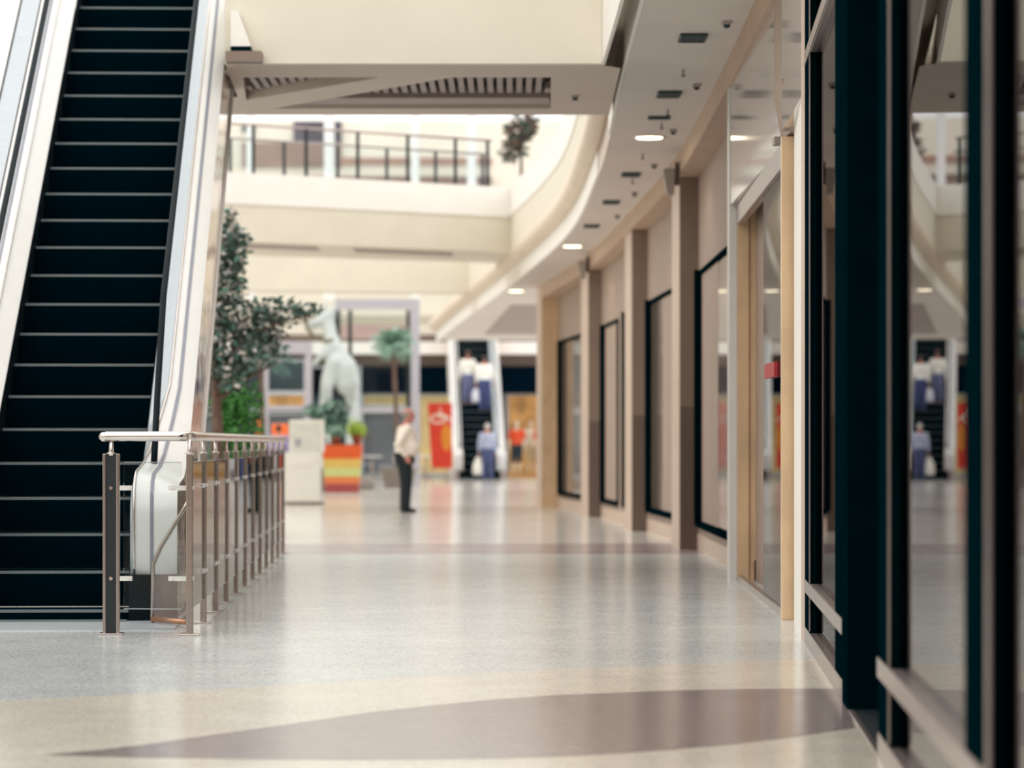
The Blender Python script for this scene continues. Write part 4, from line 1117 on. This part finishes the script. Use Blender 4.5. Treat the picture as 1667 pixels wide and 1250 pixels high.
# litter bin of orange lights / stall left
t = thing('sweet_stall', 'low stall with orange and purple panels behind the railing end', 'stall', (0,0,0))
sd_ = 76.0
bm = B(); box(bm, X(418,sd_), X(476,sd_), sd_, sd_+.6, 0, Z(722,sd_)); obj('counter', bm, mat('stall_lilac', '#a79fc0', .6), t, .02)
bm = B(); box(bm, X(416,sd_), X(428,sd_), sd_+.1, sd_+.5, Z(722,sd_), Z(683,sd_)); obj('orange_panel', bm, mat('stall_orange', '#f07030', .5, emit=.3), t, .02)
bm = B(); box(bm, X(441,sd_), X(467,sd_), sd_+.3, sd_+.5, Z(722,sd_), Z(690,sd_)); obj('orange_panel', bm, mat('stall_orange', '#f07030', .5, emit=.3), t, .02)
person('person', 'dark-haired vendor behind the orange stall', 'person', Vector((X(454,sd_-.35),sd_-.45,0)), 0, H=1.56, shirt='#9a92b4', trousers='#2a2a3a', hair='#14161a', haircover=.95, voxel=.016, face=False)

# ------------------------------------------------------------------ pale rearing animal statue
t = thing('animal_statue', 'large pale grey rearing animal statue between the palms', 'statue', (0,0,0))
SDt = 75.0
q = lambda px, py, dy=0: P(px, py, SDt+dy)
u = SDt/F
bm = B()
limb(bm, [q(532,516), q(538,545), q(545,575), q(556,600), q(566,625)], [11*u,11*u,18*u,26*u,20*u], 14)
limb(bm, [q(545,590,-.25), q(533,618,-.3), q(530,650,-.3), q(529,700,-.25), q(529,770,-.2)], [15*u,11*u,10*u,12*u,13*u], 12)
limb(bm, [q(566,615,.25), q(573,645,.25), q(575,670,.2), q(570,720,.2), q(570,775,.2)], [17*u,12*u,8*u,8*u,9*u], 12)
limb(bm, [q(533,520), q(520,524), q(506,530), q(499,534)], [11*u,9*u,7*u,4*u], 12)
limb(bm, [q(536,512), q(530,498), q(527,490)], [6*u,4*u,2*u], 8); limb(bm, [q(541,514), q(545,500), q(546,492)], [6*u,4*u,2*u], 8)
limb(bm, [q(540,565,-.2), q(521,580,-.35), q(512,592,-.35)], [9*u,6*u,4*u], 10)
limb(bm, [q(568,628), q(578,660,.3), q(582,700,.3), q(580,760,.3)], [12*u,7*u,5*u,3*u], 10)
fuse('statue_body', bm, .035, mat('statue_pale', '#bfc7c4', .5, var=.25, scale=1.6), t)
bm = B(); tube(bm, [q(498,515,-.3), q(500,535,-.35), q(512,548,-.4), q(530,556,-.4), q(542,553,-.35)], 3*u, 8); obj('garland', bm, mat('statue_rope', '#6b6450', .7), t)
bm = B(); lathe(bm, [(.9,0),(.9,.25),(.85,.3)], (X(550,SDt),SDt,0), 24); obj('pedestal', bm, M['potgrey'], t)

# ------------------------------------------------------------------ light
w = bpy.data.worlds.new('World'); bpy.context.scene.world = w; w.use_nodes = True
nt = w.node_tree; bgn = nt.nodes['Background']
tc = nt.nodes.new('ShaderNodeTexCoord'); sp = nt.nodes.new('ShaderNodeSeparateXYZ'); nt.links.new(tc.outputs['Generated'], sp.inputs['Vector'])
rp = nt.nodes.new('ShaderNodeValToRGB'); e = rp.color_ramp.elements
e[0].position = 0.0; e[0].color = (.82,.80,.78,1); e[1].position = .55; e[1].color = (1.0,.99,.97,1)
nt.links.new(sp.outputs['Z'], rp.inputs['Fac']); nt.links.new(rp.outputs['Color'], bgn.inputs['Color'])
bgn.inputs['Strength'].default_value = 1.7
s = bpy.data.lights.new('skylight_sun', 'SUN'); s.energy = .8; s.angle = R(60); s.color = (1,.96,.9)
so = bpy.data.objects.new('skylight_sun', s); C.objects.link(so); so.rotation_euler = (R(18), R(-28), 0)

# ------------------------------------------------------------------ camera
cam = bpy.data.cameras.new('camera'); co = bpy.data.objects.new('camera', cam); C.objects.link(co)
co.location = (0,0,HC); co.rotation_euler = (R(90),0,0)
cam.sensor_width = 36; cam.lens = 36*F/1667; cam.shift_y = (HY-625)/1667
cam.clip_end = 400
cam.dof.use_dof = True; cam.dof.focus_distance = 17.5; cam.dof.aperture_fstop = cam.lens/1000/.047
bpy.context.scene.camera = co
sc = bpy.context.scene
sc.view_settings.view_transform = 'Standard'
sc.cycles.max_bounces = 8; sc.cycles.diffuse_bounces = 4; sc.cycles.glossy_bounces = 5; sc.cycles.transparent_max_bounces = 16
sc.cycles.sample_clamp_indirect = 6
sc.cycles.use_denoising = True
